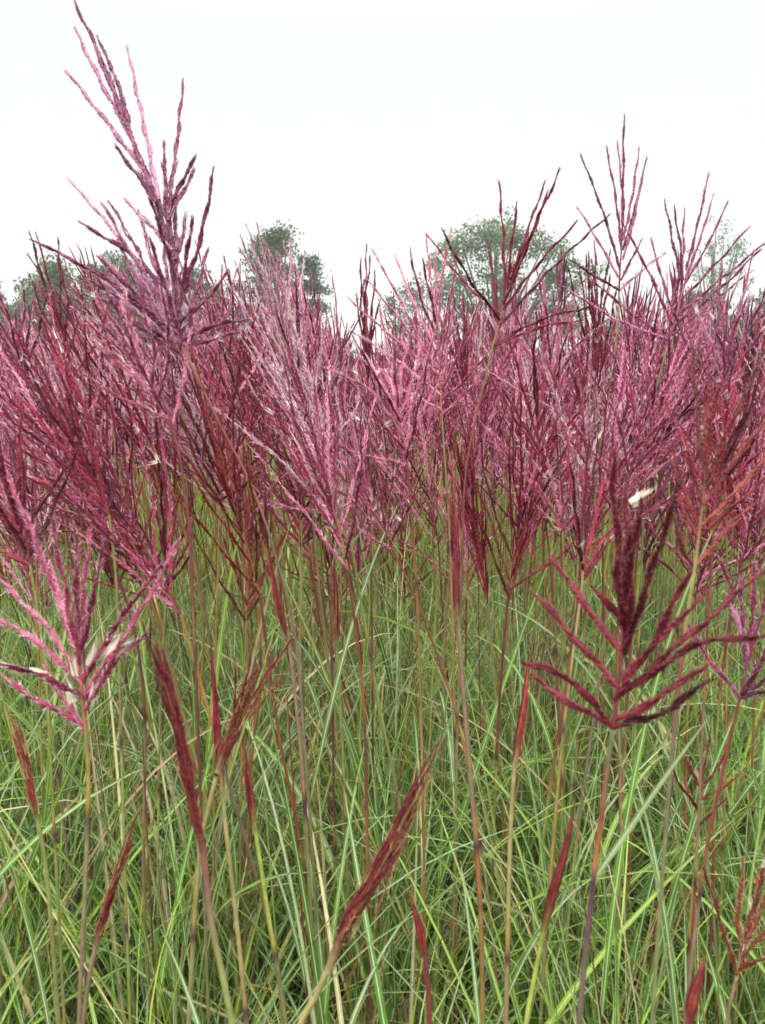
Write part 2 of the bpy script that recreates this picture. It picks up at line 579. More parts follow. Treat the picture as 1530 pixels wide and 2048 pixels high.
def stalk(label, d, stem, axis=None, rac=(), kind='maroon', stemc='olive', r=(0.0030, 0.0042), rach='orange', fluff=0.0, sc=None,
          leaf=(), thick=1.0, lod=0, auto=None, stem_dz=0.0, tufts=(), seed=0):
    rng = np.random.default_rng(1000 + seed + int(d * 100) + int(stem[0][0] * 7 + stem[0][1]))
    sp = to_ground(list(P3(stem, d, stem_dz)), rng)
    base = sp[-1].copy(); base[2] = 0.0
    t = thing('silver_grass_stalk', base, label, 'grass stalk', FIELD_GROUP)
    mb = MB()
    stem_mesh(mb, np.array(sp), stemc, r[0], r[1], rng, sc=sc)
    mb.build('stem', M_STEM, t, base)
    if axis is not None:
        ax = resample(P3(axis, d), 20)
        mb = MB()
        c0 = np.array(STEMC[rach][0]); c1 = palette(kind)(20, rng)
        mixv = np.linspace(0, 1, 20)[:, None]
        tube(mb, ax, np.linspace(r[0] * 0.85, 0.0008, 20), c0 * (1 - mixv) + c1 * mixv, 6)
        pl = mb.build('plume', M_STEM, t, ax[0])
        paths = []
        for q in rac:
            p0, p1 = np.array(q[0:2], float), np.array(q[2:4], float)
            L = np.linalg.norm(p1 - p0) / FPX * d
            dz = rng.uniform(-0.55, 0.55) * L
            if len(q) >= 6:
                pts = [p0, np.array(q[4:6], float), p1]
            else:
                axd = np.array(axis[-1], float) - np.array(axis[0], float)
                axd /= np.linalg.norm(axd)
                mid = (p0 + p1) / 2 + axd * -0.02 * np.linalg.norm(p1 - p0) + rng.normal(0, 0.02, 2) * np.linalg.norm(p1 - p0)
                pts = [p0, mid, p1]
            paths.append((P3(pts, d, dz), pts))
        if auto:
            b3, t3 = at(*auto[0], d), at(*auto[1], d)
            _, ps = plume_paths(b3, t3 - b3, np.linalg.norm(t3 - b3), auto[2], auto[3], np.array(auto[4] if len(auto) > 4 else (0, 0, 0)), rng)
            paths += [(p, None) for p in ps]
        for pth, _ in paths:
            mb = MB()
            raceme(mb, pth, kind, lod, rng, fluff, thick)
            mb.build('raceme', M_PLUME, pl, pth[0])
        for (x, y, dx, dy, n, ln) in tufts:
            mb = MB()
            tuft(mb, at(x, y, d), at(x + dx, y + dy, d) - at(x, y, d), rng, n=max(8, n // 3), ln=ln, w=0.0009, spread=0.06, col=(0.88, 0.80, 0.66))
            mb.build('seed_tuft', M_PLUME, pl, at(x, y, d))
    if not leaf:
        st_ = resample(np.array(sp), 60)
        j = int(rng.integers(24, 40))
        mb = MB()
        blades(mb, st_[j][None], np.array([rng.uniform(0.35, 0.6)]), np.array([rng.uniform(0.005, 0.008)]), np.array([rng.uniform(0.4, 2.7)]), np.array([rng.uniform(0.2, 0.45)]),
               np.array([rng.uniform(0.9, 2.0)]), np.array([rng.uniform(1.0, 1.8)]), np.array([rng.normal(0, 0.6)]), np.array([[0.12, 0.20, 0.045]]) * rng.uniform(0.8, 1.2), 10, True, rng)
        mb.build('leaf', M_LEAF, t, st_[j])
    for lf in leaf:
        one_leaf('leaf', M_LEAF, t, P3(lf['p'], d, lf.get('dz', 0)), lf.get('w', 0.007), lf.get('c', (0.17, 0.26, 0.09)))
    return t


def closed_stalk(label, d, stem, bundle, kind='dark', stemc='brown', width=0.012, n=11, r=(0.0030, 0.0042), tips=(), sheath=None,
                 straw=False, leaf=(), spear=False, stem_dz=0.0, sc=None):
    """A stalk whose plume is still a tight bundle; bundle: pixel points from its foot to its tip."""
    rng = np.random.default_rng(2000 + int(d * 100) + int(stem[0][0] * 7 + stem[0][1]))
    sp = to_ground(list(P3(stem, d, stem_dz)), rng)
    base = sp[-1].copy(); base[2] = 0.0
    t = thing('silver_grass_stalk', base, label, 'grass stalk', FIELD_GROUP)
    mb = MB()
    stem_mesh(mb, np.array(sp), stemc, r[0], r[1], rng, sc=sc)
    mb.build('stem', M_STEM, t, base)
    bp = resample(P3(bundle, d), 30)
    T, U, V = frames(bp)
    L = np.linalg.norm(np.diff(bp, axis=0), axis=1).sum()
    if spear:
        # still wrapped in its red sheath: a pointed spear with fine streaks
        mb = MB()
        s = np.linspace(0, 1, 30)
        rad = width * 0.5 * np.minimum(1, 0.62 + 1.5 * s) * (1 - s ** 1.6) + 0.0005
        a0, a1 = np.array(palette(kind)(30, rng)), np.array(palette('brown')(30, rng))
        bl = np.clip(s * 3.0, 0, 1)[:, None]
        rad = rad * bl[:, 0] + r[0] * 0.95 * (1 - bl[:, 0])
        tube(mb, bp, rad, TOP_COLOUR * (1 - bl) + (a0 * 0.75 + a1 * 0.25) * bl, 8)
        for k in range(16):
            ph = k * 0.4 + rng.uniform(0, 0.4)
            a, b = sorted(rng.integers(2, 30, 2))
            if b - a < 7:
                a, b = 3, 24
            q = bp + (U * np.cos(ph + s * 0.7)[:, None] + V * np.sin(ph + s * 0.7)[:, None]) * (rad * 0.98)[:, None]
            kk = [kind, kind, 'brown', 'russet', 'dark'][rng.integers(5)]
            tube(mb, q[a:b], np.sin(np.linspace(0.1, 3.0, b - a)) * 0.0009 + 0.0002, palette(kk)(b - a, rng) * rng.uniform(0.8, 1.5), 4)
        mb.build('sheath', M_SHEATH, t, bp[0])
        pl = None
    else:
        mb = MB()
        tube(mb, bp[:22], np.linspace(r[0] * 0.8, 0.001, 22), np.array(STEMC['orange'][1]), 5)
        pl = mb.build('plume', M_STEM, t, bp[0])
        # the sheath it is slipping out of, streaked and papery
        mb = MB()
        q = bp[:15]
        s = np.linspace(0, 1, len(q))
        rad = (r[0] * 1.1 + (width * 0.36 - r[0] * 1.1) * np.minimum(1, s * 1.4)) * (1 - 0.75 * s ** 3)
        bl = np.clip(s * 2.6, 0, 1)[:, None]
        tube(mb, q, rad, TOP_COLOUR * (1 - bl) + palette('dark' if kind == 'dark' else 'brown')(len(q), rng) * 0.85 * bl, 8)
        for k in range(14):
            ph = k * 0.45 + rng.uniform(0, 0.4)
            w_ = q + (U[:15] * np.cos(ph) + V[:15] * np.sin(ph)) * rad[:, None]
            e = rng.integers(8, 15)
            b_ = rng.integers(1, 6)
            kk = [kind, kind, 'brown', 'russet', 'dark'][rng.integers(5)]
            tube(mb, w_[b_:e], np.linspace(0.0002, 0.0009, e - b_), palette(kk)(e - b_, rng), 4)
        mb.build('sheath', M_SHEATH, t, q[0])
        for k in range(n):
            f0 = int(rng.uniform(0.0, 0.42) * 29)
            f1 = int(min(29, f0 + rng.uniform(0.38, 0.62) * 29)) if k else 29
            ph = k * 2.4 + rng.uniform(0, 0.6)
            s = np.linspace(0, 1, f1 - f0 + 1)
            prof = width * 0.42 * np.minimum(1, s * 2.5 + 0.2) * (0.35 + 0.65 * rng.random())
            q = bp[f0:f1 + 1] + (U[f0:f1 + 1] * np.cos(ph) + V[f0:f1 + 1] * np.sin(ph)) * prof[:, None]
            mb = MB()
            raceme(mb, q, kind if rng.random() < 0.8 else 'brown', 0, rng, 0.0, 0.95, True)
            mb.build('raceme', M_PLUME, pl, q[0])
        for k in range(4):
            f0 = int(rng.uniform(0.25, 0.55) * 29)
            f1 = int(min(29, f0 + rng.uniform(0.25, 0.42) * 29))
            ph = rng.uniform(0, 6.28)
            sl = np.linspace(0, 1, f1 - f0 + 1)[:, None]
            q = bp[f0:f1 + 1] + (U[f0:f1 + 1] * np.cos(ph) + V[f0:f1 + 1] * np.sin(ph)) * width * (0.25 + 0.35 * sl ** 1.5)
            mb = MB()
            raceme(mb, q, kind, 0, rng, 0.0, 0.9, True)
            mb.build('raceme', M_PLUME, pl, q[0])
        for (x0, y0, x1, y1) in tips:
            q = P3([(x0, y0), ((x0 + x1) / 2, (y0 + y1) / 2), (x1, y1)], d, rng.uniform(-0.03, 0.03))
            mb = MB()
            raceme(mb, q, kind, 0, rng, 0.0, 0.95, True)
            mb.build('raceme', M_PLUME, pl, q[0])
        if straw:
            mb = MB()
            for k in range(36):
                j = rng.integers(2, 24)
                p = bp[j] + (U[j] * rng.normal(0, 1) + V[j] * rng.normal(0, 1)) * width * 0.33
                tuft(mb, p, T[j], rng, n=2, ln=0.028, col=(0.42, 0.28, 0.13), w=0.0006, spread=0.08)
            mb.build('chaff', M_PLUME, pl, bp[0])
    if sheath:
        sp_ = resample(P3(sheath['p'], d), 20)
        mb = MB()
        s = np.linspace(0, 1, 20)
        w = sheath.get('w', 0.004)
        tube(mb, sp_, w * (1 - 0.75 * s ** 2), np.array(sheath['c0'])[None] * (1 - s[:, None]) + np.array(sheath['c1'])[None] * s[:, None], 6)
        mb.build('sheath', M_SHEATH, t, sp_[0])
    if not leaf:
        st_ = resample(np.array(sp), 60)
        j = int(rng.integers(24, 40))
        mb = MB()
        blades(mb, st_[j][None], np.array([rng.uniform(0.35, 0.6)]), np.array([rng.uniform(0.005, 0.008)]), np.array([rng.uniform(0.4, 2.7)]), np.array([rng.uniform(0.2, 0.45)]),
               np.array([rng.uniform(0.9, 2.0)]), np.array([rng.uniform(1.0, 1.8)]), np.array([rng.normal(0, 0.6)]), np.array([[0.12, 0.20, 0.045]]) * rng.uniform(0.8, 1.2), 10, True, rng)
        mb.build('leaf', M_LEAF, t, st_[j])
    for lf in leaf:
        one_leaf('leaf', M_LEAF, t, P3(lf['p'], d, lf.get('dz', 0)), lf.get('w', 0.007), lf.get('c', (0.17, 0.26, 0.09)))
    return t


#HEROES#
HERO_SPOTS = []

# the very tall plume at the upper left
stalk('tallest purple plume, leaning up alone into the white sky', 1.3,
      stem=[(362, 690), (385, 735), (440, 850), (500, 965), (545, 1090), (588, 1260), (610, 1500)],
      axis=[(362, 690), (352, 560), (335, 445), (300, 370), (270, 290), (230, 180), (190, 90), (150, 5)],
      rac=[(362, 690, 336, 440, 354, 560), (356, 600, 318, 395, 340, 500), (358, 640, 345, 470, 352, 550), (352, 560, 300, 400, 325, 470), (350, 540, 372, 430, 362, 485), (348, 520, 282, 345, 315, 430),
           (345, 500, 250, 400, 300, 450), (342, 480, 325, 330, 335, 400), (350, 560, 262, 270, 315, 400), (358, 640, 300, 370, 338, 500), (300, 372, 190, 95, 250, 245), (275, 305, 150, 5, 212, 140), (262, 275, 150, 58, 200, 160), (262, 270, 196, 75, 240, 180), (290, 345, 135, 145, 222, 255), (312, 405, 232, 295),
           (318, 400, 255, 95, 292, 270), (330, 432, 327, 285), (333, 435, 367, 160, 350, 320), (333, 436, 390, 316, 355, 380), (335, 440, 387, 342, 360, 395),
           (352, 520, 350, 400), (360, 610, 428, 340, 400, 480), (345, 640, 138, 358, 250, 490), (335, 620, 207, 412, 270, 520),
           (345, 640, 220, 405, 285, 520), (325, 570, 162, 447, 250, 500), (345, 660, 66, 480, 215, 560), (355, 668, 160, 555, 250, 600),
           (350, 655, 168, 590, 260, 615), (332, 590, 278, 425), (362, 600, 384, 437), (365, 640, 455, 545, 410, 600), (366, 680, 490, 640, 430, 650),
           (366, 690, 470, 665, 420, 680), (362, 688, 240, 640, 300, 655), (365, 660, 415, 500), (356, 660, 300, 480), (358, 640, 335, 460)],
      kind='lilac', stemc='maroon', r=(0.0022, 0.0032), rach='maroon', fluff=1.0, thick=1.5, seed=1,
      auto=((372, 720), (230, 500), 20, 0.75, (-0.35, 0, 0)),
      sc=[(690, (0.20, 0.14, 0.07)), (850, (0.20, 0.05, 0.04)), (960, (0.30, 0.10, 0.05)), (1080, (0.19, 0.11, 0.08)), (1400, (0.20, 0.14, 0.10)), (1700, (0.18, 0.16, 0.08))])

stalk('slender plume of thin purple spikes standing clear against white sky, tallest of the right side', 1.5,
      stem=[(1238, 585), (1236, 640), (1225, 740), (1205, 860), (1190, 1000)],
      axis=[(1238, 585), (1240, 540), (1245, 460), (1246, 400)],
      rac=[(1246, 450, 1248, 233), (1243, 500, 1213, 297, 1232, 400), (1244, 480, 1235, 284), (1246, 480, 1278, 297, 1265, 390), (1246, 500, 1293, 317, 1272, 410),
           (1245, 520, 1282, 360), (1240, 540, 1162, 310, 1208, 430), (1238, 556, 1155, 415, 1195, 480), (1238, 580, 1140, 520), (1240, 580, 1330, 505, 1285, 540), (1242, 560, 1283, 480)],
      kind='purple', stemc='olive', r=(0.0019, 0.0030), rach='maroon', lod=0, seed=2)

stalk('maroon plume with long spread spikes rising before the airy pale green tree', 1.4,
      stem=[(985, 695), (970, 760), (948, 850), (930, 960), (925, 1100)],
      axis=[(985, 695), (1000, 640), (1015, 570), (1030, 500)],
      rac=[(1010, 600, 998, 365, 1007, 480), (1015, 580, 1034, 408, 1022, 500), (1020, 560, 1120, 340, 1070, 450), (1020, 570, 1090, 365, 1052, 470), (1022, 545, 1095, 385),
           (1005, 620, 1152, 445, 1075, 530), (1000, 650, 1217, 430, 1110, 530), (990, 690, 1185, 612, 1080, 640), (992, 690, 1165, 640, 1080, 655),
           (1000, 640, 885, 462, 940, 560), (1003, 630, 855, 470, 925, 560), (998, 650, 975, 480), (1005, 610, 1060, 480)],
      kind='maroon', stemc='orange', r=(0.0019, 0.0030), rach='orange', thick=1.05, lod=0, seed=3,
      sc=[(695, (0.20, 0.18, 0.06)), (770, (0.20, 0.11, 0.06)), (860, (0.22, 0.06, 0.05)), (1100, (0.16, 0.05, 0.05)), (1400, (0.20, 0.18, 0.08))])

stalk('broad purple plume fanned out against the sky near the right edge', 1.45,
      stem=[(1335, 690), (1322, 740), (1300, 830), (1290, 950), (1285, 1080)],
      axis=[(1335, 690), (1350, 640), (1368, 570), (1375, 530)],
      rac=[(1372, 540, 1417, 350, 1395, 450), (1370, 560, 1427, 390, 1400, 480), (1368, 570, 1455, 405, 1415, 490), (1362, 560, 1330, 402, 1345, 480),
           (1366, 560, 1348, 415), (1360, 600, 1368, 420), (1362, 600, 1497, 455, 1430, 530), (1355, 630, 1528, 488, 1440, 560), (1350, 650, 1520, 500),
           (1350, 640, 1302, 480, 1325, 560), (1345, 650, 1245, 445, 1300, 550), (1340, 680, 1185, 560, 1260, 625), (1340, 680, 1130, 575, 1235, 640),
           (1345, 670, 1505, 540, 1430, 600), (1340, 685, 1230, 640)],
      kind='purple', stemc='olive', r=(0.0019, 0.0030), rach='maroon', fluff=0.3, lod=0, seed=4)

stalk('thick silvery pink plume bunched in the middle of the skyline', 1.45,
      stem=[(885, 850), (888, 900), (895, 990), (900, 1100), (905, 1250)],
      axis=[(885, 850), (880, 760), (875, 670), (872, 600)],
      rac=[(875, 640, 853, 470, 862, 560), (876, 650, 872, 505), (878, 640, 902, 460), (876, 660, 845, 520), (874, 680, 820, 500, 840, 590), (872, 700, 790, 510, 825, 600),
           (878, 700, 915, 520), (880, 740, 735, 560, 800, 640), (880, 750, 700, 600, 780, 670), (882, 770, 745, 500, 810, 620), (882, 790, 700, 660, 785, 715),
           (884, 780, 960, 600, 925, 690), (884, 800, 985, 690), (884, 820, 720, 715), (885, 830, 990, 720), (880, 730, 905, 560)],
      kind='pink', stemc='olive', r=(0.0019, 0.0030), rach='orange', fluff=1.0, lod=0, seed=5)

stalk('big blurred wine red plume close in front, spikes fanned out', 0.70,
      stem=[(1226, 1458), (1212, 1560), (1190, 1735), (1176, 1860), (1158, 2048)],
      axis=[(1226, 1458), (1236, 1370), (1243, 1290), (1248, 1200), (1252, 1150)],
      rac=[(1236, 1375, 1070, 1190, 1150, 1275), (1238, 1300, 1105, 1120, 1165, 1200), (1247, 1245, 1188, 1175, 1222, 1215), (1243, 1250, 1226, 905, 1232, 1060),
           (1250, 1290, 1254, 985, 1250, 1120), (1256, 1280, 1280, 1010, 1262, 1140), (1248, 1310, 1358, 970, 1310, 1120), (1230, 1400, 1375, 1150, 1320, 1260),
           (1245, 1350, 1402, 1190, 1330, 1270), (1234, 1395, 1530, 1140, 1390, 1260), (1236, 1390, 1540, 1272, 1400, 1288), (1226, 1456, 1050, 1328, 1140, 1360),
           (1224, 1452, 1070, 1358, 1150, 1410), (1228, 1440, 1408, 1332, 1310, 1400), (1226, 1455, 1420, 1362, 1320, 1425), (1250, 1260, 1264, 1060)],
      kind='wine', stemc='maroon', r=(0.0024, 0.0034), rach='maroon', thick=1.3,
      sc=[(1458, (0.17, 0.17, 0.09)), (1540, (0.16, 0.10, 0.06)), (1640, (0.24, 0.06, 0.03)), (1735, (0.34, 0.16, 0.04)), (1752, (0.36, 0.19, 0.05)), (1762, (0.07, 0.02, 0.05)), (1850, (0.13, 0.06, 0.08)), (2048, (0.15, 0.10, 0.09)), (2600, (0.2, 0.2, 0.08))],
      tufts=[(1262, 1005, 50, -30, 36, 0.024), (1268, 1010, 8, -30, 24, 0.014)],
      leaf=[dict(p=[(1190, 1755), (1250, 1670), (1340, 1540), (1425, 1425)], w=0.0052, c=(0.20, 0.30, 0.10), dz=0.05)], seed=6)

stalk('magenta pink plume with white fluffy tufts at its foot, low at the left edge', 0.85,
      stem=[(172, 1468), (177, 1560), (175, 1640), (170, 1780), (158, 2048)],
      axis=[(172, 1468), (165, 1400), (160, 1330), (152, 1250), (140, 1180)],
      rac=[(160, 1330, 103, 1040, 135, 1200), (162, 1320, 40, 1010, 105, 1170), (160, 1300, 20, 960, 95, 1140), (155, 1270, 150, 1050), (160, 1290, 180, 1060),
           (160, 1310, 205, 1080, 190, 1180), (165, 1350, -10, 1150, 80, 1240), (166, 1370, -30, 1230, 70, 1280), (165, 1365, 322, 1130, 240, 1240),
           (168, 1390, 358, 1085, 270, 1240), (170, 1400, 290, 1270, 225, 1330), (168, 1392, -10, 1325, 90, 1355), (172, 1450, -15, 1340, 75, 1400),
           (172, 1462, 90, 1330, 120, 1390), (174, 1420, 240, 1290, 205, 1360), (160, 1320, 100, 1130)],
      kind='pink', stemc='olive', r=(0.0024, 0.0036), rach='orange', fluff=0.3, thick=1.15,
      sc=[(1468, (0.20, 0.17, 0.07)), (1560, (0.34, 0.22, 0.06)), (1615, (0.44, 0.24, 0.04)), (1628, (0.08, 0.02, 0.05)), (1700, (0.24, 0.22, 0.09)), (1900, (0.20, 0.13, 0.09)), (2300, (0.22, 0.2, 0.08))],
      tufts=[(176, 1330, 25, -70, 40, 0.035), (190, 1325, 35, -40, 40, 0.03), (215, 1310, 25, -40, 40, 0.025), (150, 1400, -15, -40, 40, 0.028), (182, 1400, 15, -60, 40, 0.03),
              (30, 1335, -30, -8, 40, 0.02), (60, 1340, 40, 8, 40, 0.02), (152, 1350, -6, -30, 30, 0.02), (135, 1380, 20, 40, 30, 0.025)], seed=7)

stalk('rusty orange and red upright plume at the right edge above the wine red one', 0.85,
      stem=[(1388, 1145), (1378, 1210), (1362, 1330), (1345, 1500), (1325, 1750)],
      axis=[(1388, 1145), (1398, 1070), (1408, 980), (1412, 900)],
      rac=[(1410, 980, 1385, 690, 1395, 830), (1410, 960, 1420, 740), (1412, 980, 1485, 800, 1450, 880), (1412, 960, 1532, 690, 1475, 820), (1408, 1010, 1540, 830, 1470, 920),
           (1405, 1010, 1370, 880, 1385, 940), (1400, 1060, 1345, 890, 1368, 980), (1398, 1080, 1350, 960), (1404, 1050, 1540, 905, 1470, 985), (1402, 1070, 1525, 960, 1460, 1020),
           (1392, 1130, 1500, 1010, 1445, 1070), (1412, 930, 1440, 760), (1392, 1140, 1340, 1020)],
      kind='russet', stemc='olive', r=(0.0022, 0.0032), rach='straw', thick=1.0, seed=8,
      sc=[(1145, (0.32, 0.27, 0.07)), (1230, (0.26, 0.20, 0.07)), (1330, (0.20, 0.06, 0.05)), (1500, (0.17, 0.13, 0.09)), (1800, (0.2, 0.2, 0.08))])

stalk('small purple plume with drooping side spikes, low at the right edge', 1.0,
      stem=[(1480, 1396), (1455, 1500), (1415, 1690), (1392, 1850), (1370, 2048)],
      axis=[(1480, 1396), (1490, 1350), (1500, 1300), (1506, 1250)],
      rac=[(1480, 1394, 1370, 1240, 1420, 1320), (1482, 1390, 1540, 1280, 1515, 1340), (1484, 1390, 1560, 1330), (1486, 1380, 1570, 1250), (1492, 1340, 1480, 1160), (1496, 1320, 1540, 1150),
           (1498, 1310, 1455, 1190), (1482, 1396, 1570, 1395, 1525, 1385), (1500, 1290, 1510, 1130)],
      kind='purple', stemc='maroon', r=(0.0022, 0.0036), rach='maroon', thick=1.1, seed=9)

stalk('small rusty plume with thin spikes hanging before the dark red stem', 1.2,
      stem=[(1398, 1640), (1392, 1720), (1380, 1850), (1370, 2048)],
      axis=[(1398, 1640), (1402, 1590), (1405, 1540)],
      rac=[(1404, 1560, 1422, 1460), (1402, 1580, 1362, 1500), (1402, 1580, 1460, 1495), (1400, 1600, 1480, 1550), (1398, 1630, 1370, 1560), (1398, 1620, 1345, 1540), (1398, 1650, 1450, 1600)],
      kind='russet', stemc='orange', r=(0.0018, 0.0030), rach='orange', thick=0.85, seed=10)

stalk('brown half open plume in the bottom corner beside the frame edge', 0.95,
      stem=[(1472, 1960), (1460, 2010), (1452, 2060)],
      axis=[(1472, 1960), (1482, 1900), (1495, 1830)],
      rac=[(1474, 1950, 1408, 1735, 1440, 1840), (1480, 1900, 1488, 1720), (1484, 1900, 1530, 1720, 1510, 1810), (1486, 1890, 1545, 1760), (1478, 1930, 1540, 1850), (1476, 1940, 1560, 1900),
           (1484, 1890, 1520, 1740), (1482, 1910, 1535, 1790)],
      kind='brown', stemc='brown', r=(0.0024, 0.0036), rach='straw', thick=1.1, fluff=0.4, seed=11)

stalk('dark maroon V shaped plume with a long drooping pink spike beside it', 1.55,
      stem=[(598, 1092), (602, 1180), (600, 1300), (604, 1450)],
      axis=[(598, 1092), (600, 1050), (602, 1000), (605, 960)],
      rac=[(600, 1085, 505, 960, 550, 1030), (600, 1080, 522, 930, 565, 1010), (602, 1075, 640, 960, 625, 1020), (600, 1090, 678, 950, 640, 1030), (600, 1092, 668, 1032), (602, 1030, 590, 870),
           (602, 1020, 618, 860), (604, 1000, 660, 880), (600, 1060, 555, 940), (602, 1040, 640, 900)],
      kind='maroon', stemc='straw', r=(0.0020, 0.0032), rach='orange', seed=12)

stalk('bright pink plume leaning over on a thin dark red stem in mid field', 1.35,
      stem=[(788, 1105), (815, 1160), (860, 1270), (905, 1400), (935, 1530)],
      axis=[(788, 1105), (770, 1060), (745, 1000), (725, 950)],
      rac=[(786, 1100, 522, 1008, 655, 1030), (770, 1060, 640, 850, 700, 950), (765, 1050, 680, 850, 720, 950), (760, 1040, 612, 860, 690, 960), (770, 1060, 740, 880), (775, 1065, 790, 900),
           (778, 1075, 815, 985), (780, 1090, 830, 1000), (745, 1000, 700, 830), (740, 1000, 655, 830), (735, 980, 720, 820), (760, 1060, 620, 950, 690, 990)],
      kind='pink', stemc='maroon', r=(0.0018, 0.0032), rach='maroon', fluff=0.5, seed=13)

stalk('thin maroon plume shaped like a V, low over the green leaves', 1.5,
      stem=[(492, 1245), (490, 1320), (485, 1420), (482, 1560)],
      axis=[(492, 1245), (496, 1190), (500, 1120), (502, 1080)],
      rac=[(492, 1242, 388, 1070, 445, 1170), (494, 1210, 440, 1060), (496, 1190, 470, 1010), (498, 1150, 500, 980), (494, 1225, 560, 1080, 530, 1150), (496, 1200, 590, 1030, 545, 1120), (498, 1180, 540, 990), (492, 1240, 520, 1190)],
      kind='russet', stemc='orange', r=(0.0018, 0.0030), rach='orange', seed=14)

stalk('dark red plume with a cream tuft on its tip, in the left of the field', 1.4,
      stem=[(333, 1188), (328, 1260), (322, 1380), (318, 1520)],
      axis=[(333, 1188), (332, 1130), (326, 1050)],
      rac=[(330, 1110, 318, 925, 324, 1010), (332, 1120, 328, 940), (333, 1140, 358, 990), (333, 1150, 268, 1030, 300, 1090), (334, 1170, 378, 1085, 352, 1130), (334, 1175, 382, 1110),
           (333, 1180, 262, 1090), (333, 1130, 300, 960), (333, 1180, 300, 1130)],
      kind='maroon', stemc='olive', r=(0.0020, 0.0032), rach='maroon', thick=1.15, tufts=[(318, 925, -28, 5, 30, 0.025), (318, 925, -6, -14, 30, 0.018)], seed=15)

stalk('crimson plume opening wide on an orange stem, centre left of the field', 1.45,
      stem=[(440, 1008), (438, 1080), (434, 1200), (430, 1350)],
      axis=[(440, 1008), (440, 950), (440, 880), (438, 820)],
      rac=[(440, 1000, 345, 880, 395, 945), (440, 990, 360, 830, 405, 920), (440, 960, 390, 760, 420, 870), (440, 930, 415, 720), (440, 900, 440, 700), (440, 920, 480, 740), (440, 950, 520, 800, 485, 880),
           (440, 985, 560, 880, 500, 930), (440, 1000, 520, 945), (440, 1005, 400, 960), (440, 940, 372, 700), (440, 930, 498, 690)],
      kind='maroon', stemc='orange', r=(0.0020, 0.0032), rach='orange', seed=16)

stalk('maroon open plume on the right, just above a pair of long pink spikes', 1.5,
      stem=[(1078, 915), (1085, 1000), (1100, 1120), (1110, 1260)],
      axis=[(1078, 915), (1076, 860), (1074, 800), (1072, 760)],
      rac=[(1078, 910, 985, 760, 1035, 845), (1078, 900, 960, 700, 1025, 810), (1077, 880, 1020, 680), (1076, 860, 1050, 640), (1075, 840, 1075, 620), (1076, 860, 1120, 650), (1077, 885, 1165, 700, 1120, 800),
           (1078, 905, 1190, 780, 1135, 850), (1078, 910, 1180, 850), (1076, 840, 1095, 690)],
      kind='maroon', stemc='maroon', r=(0.0020, 0.0032), rach='maroon', thick=1.1, seed=17)

stalk('plume with a long pink spike slanting up left and short dark spikes', 1.45,
      stem=[(1125, 1062), (1128, 1140), (1130, 1240), (1128, 1380)],
      axis=[(1125, 1062), (1122, 1010), (1118, 960)],
      rac=[(1124, 1055, 962, 845, 1060, 950), (1122, 1040, 980, 880, 1060, 965), (1124, 1060, 1030, 972, 1075, 1015), (1122, 1030, 1090, 900), (1122, 1020, 1120, 860), (1123, 1040, 1150, 930), (1124, 1060, 1160, 1020)],
      kind='pink', stemc='olive', r=(0.0020, 0.0032), rach='maroon', thick=1.1, fluff=0.4, seed=18)

stalk('bundle of long rose red upright spikes between the maroon plume and the wine red one', 1.25,
      stem=[(1165, 1165), (1155, 1240), (1125, 1480), (1105, 1700), (1090, 1900)],
      axis=[(1165, 1165), (1166, 1100), (1168, 1020)],
      rac=[(1166, 1120, 1130, 850, 1146, 990), (1166, 1120, 1155, 860), (1167, 1110, 1178, 870), (1168, 1100, 1195, 880, 1184, 980), (1166, 1140, 1142, 930), (1166, 1150, 1235, 1040, 1200, 1090),
           (1166, 1160, 1230, 1065), (1167, 1130, 1205, 960)],
      kind='maroon', stemc='straw', r=(0.0024, 0.0036), rach='straw', thick=1.15, fluff=0.4, seed=19)

stalk('dense purple plume drooping over the shoulder of the tallest plume, on the skyline', 1.9,
      stem=[(660, 770), (668, 850), (676, 960), (680, 1100)],
      axis=[(660, 770), (640, 690), (620, 620)],
      auto=((660, 775), (560, 470), 13, 0.42, (-0.3, 0, 0)), kind='pink', stemc='olive', r=(0.0020, 0.0032), rach='maroon', lod=0, fluff=0.4, seed=20)

stalk('silvery pink plume swept to the left just under the tallest plume', 1.1,
      stem=[(345, 850), (362, 930), (378, 1050), (385, 1200)], axis=[(345, 850), (325, 800), (300, 745)],
      auto=((345, 850), (215, 560), 15, 0.62, (-0.35, 0, 0)), kind='pink', stemc='maroon', r=(0.0019, 0.0030), rach='maroon', fluff=0.9, seed=21)
stalk('large deep maroon plume near the left edge, behind the magenta one', 1.15,
      stem=[(218, 1030), (228, 1110), (236, 1230), (240, 1400)], axis=[(218, 1030), (200, 960), (180, 900)],
      auto=((218, 1030), (95, 690), 14, 0.5, (-0.25, 0, 0)), kind='maroon', stemc='olive', r=(0.0019, 0.0030), rach='maroon', fluff=0.2, seed=22)
stalk('dark maroon plume folded into a tight upright bundle in the gap between the trees', 1.6,
      stem=[(736, 770), (738, 850), (740, 960), (742, 1100)], axis=[(736, 770), (735, 700), (734, 640)],
      rac=[(735, 730, 722, 520), (735, 720, 732, 490), (735, 720, 741, 515), (736, 740, 750, 545), (735, 750, 712, 590), (736, 760, 760, 600), (735, 700, 728, 560)],
      kind='wine', stemc='maroon', r=(0.0019, 0.0030), rach='maroon', seed=23)
stalk('wide tangled crimson plume low at the left edge, spikes crossing the magenta one', 1.05,
      stem=[(60, 1130), (75, 1220), (92, 1350), (100, 1500)], axis=[(60, 1130), (50, 1060), (45, 1000)],
      auto=((60, 1130), (-20, 800), 13, 0.6, (-0.2, 0, 0)), kind='maroon', stemc='olive', r=(0.0019, 0.0030), rach='maroon', thick=1.05, seed=24)
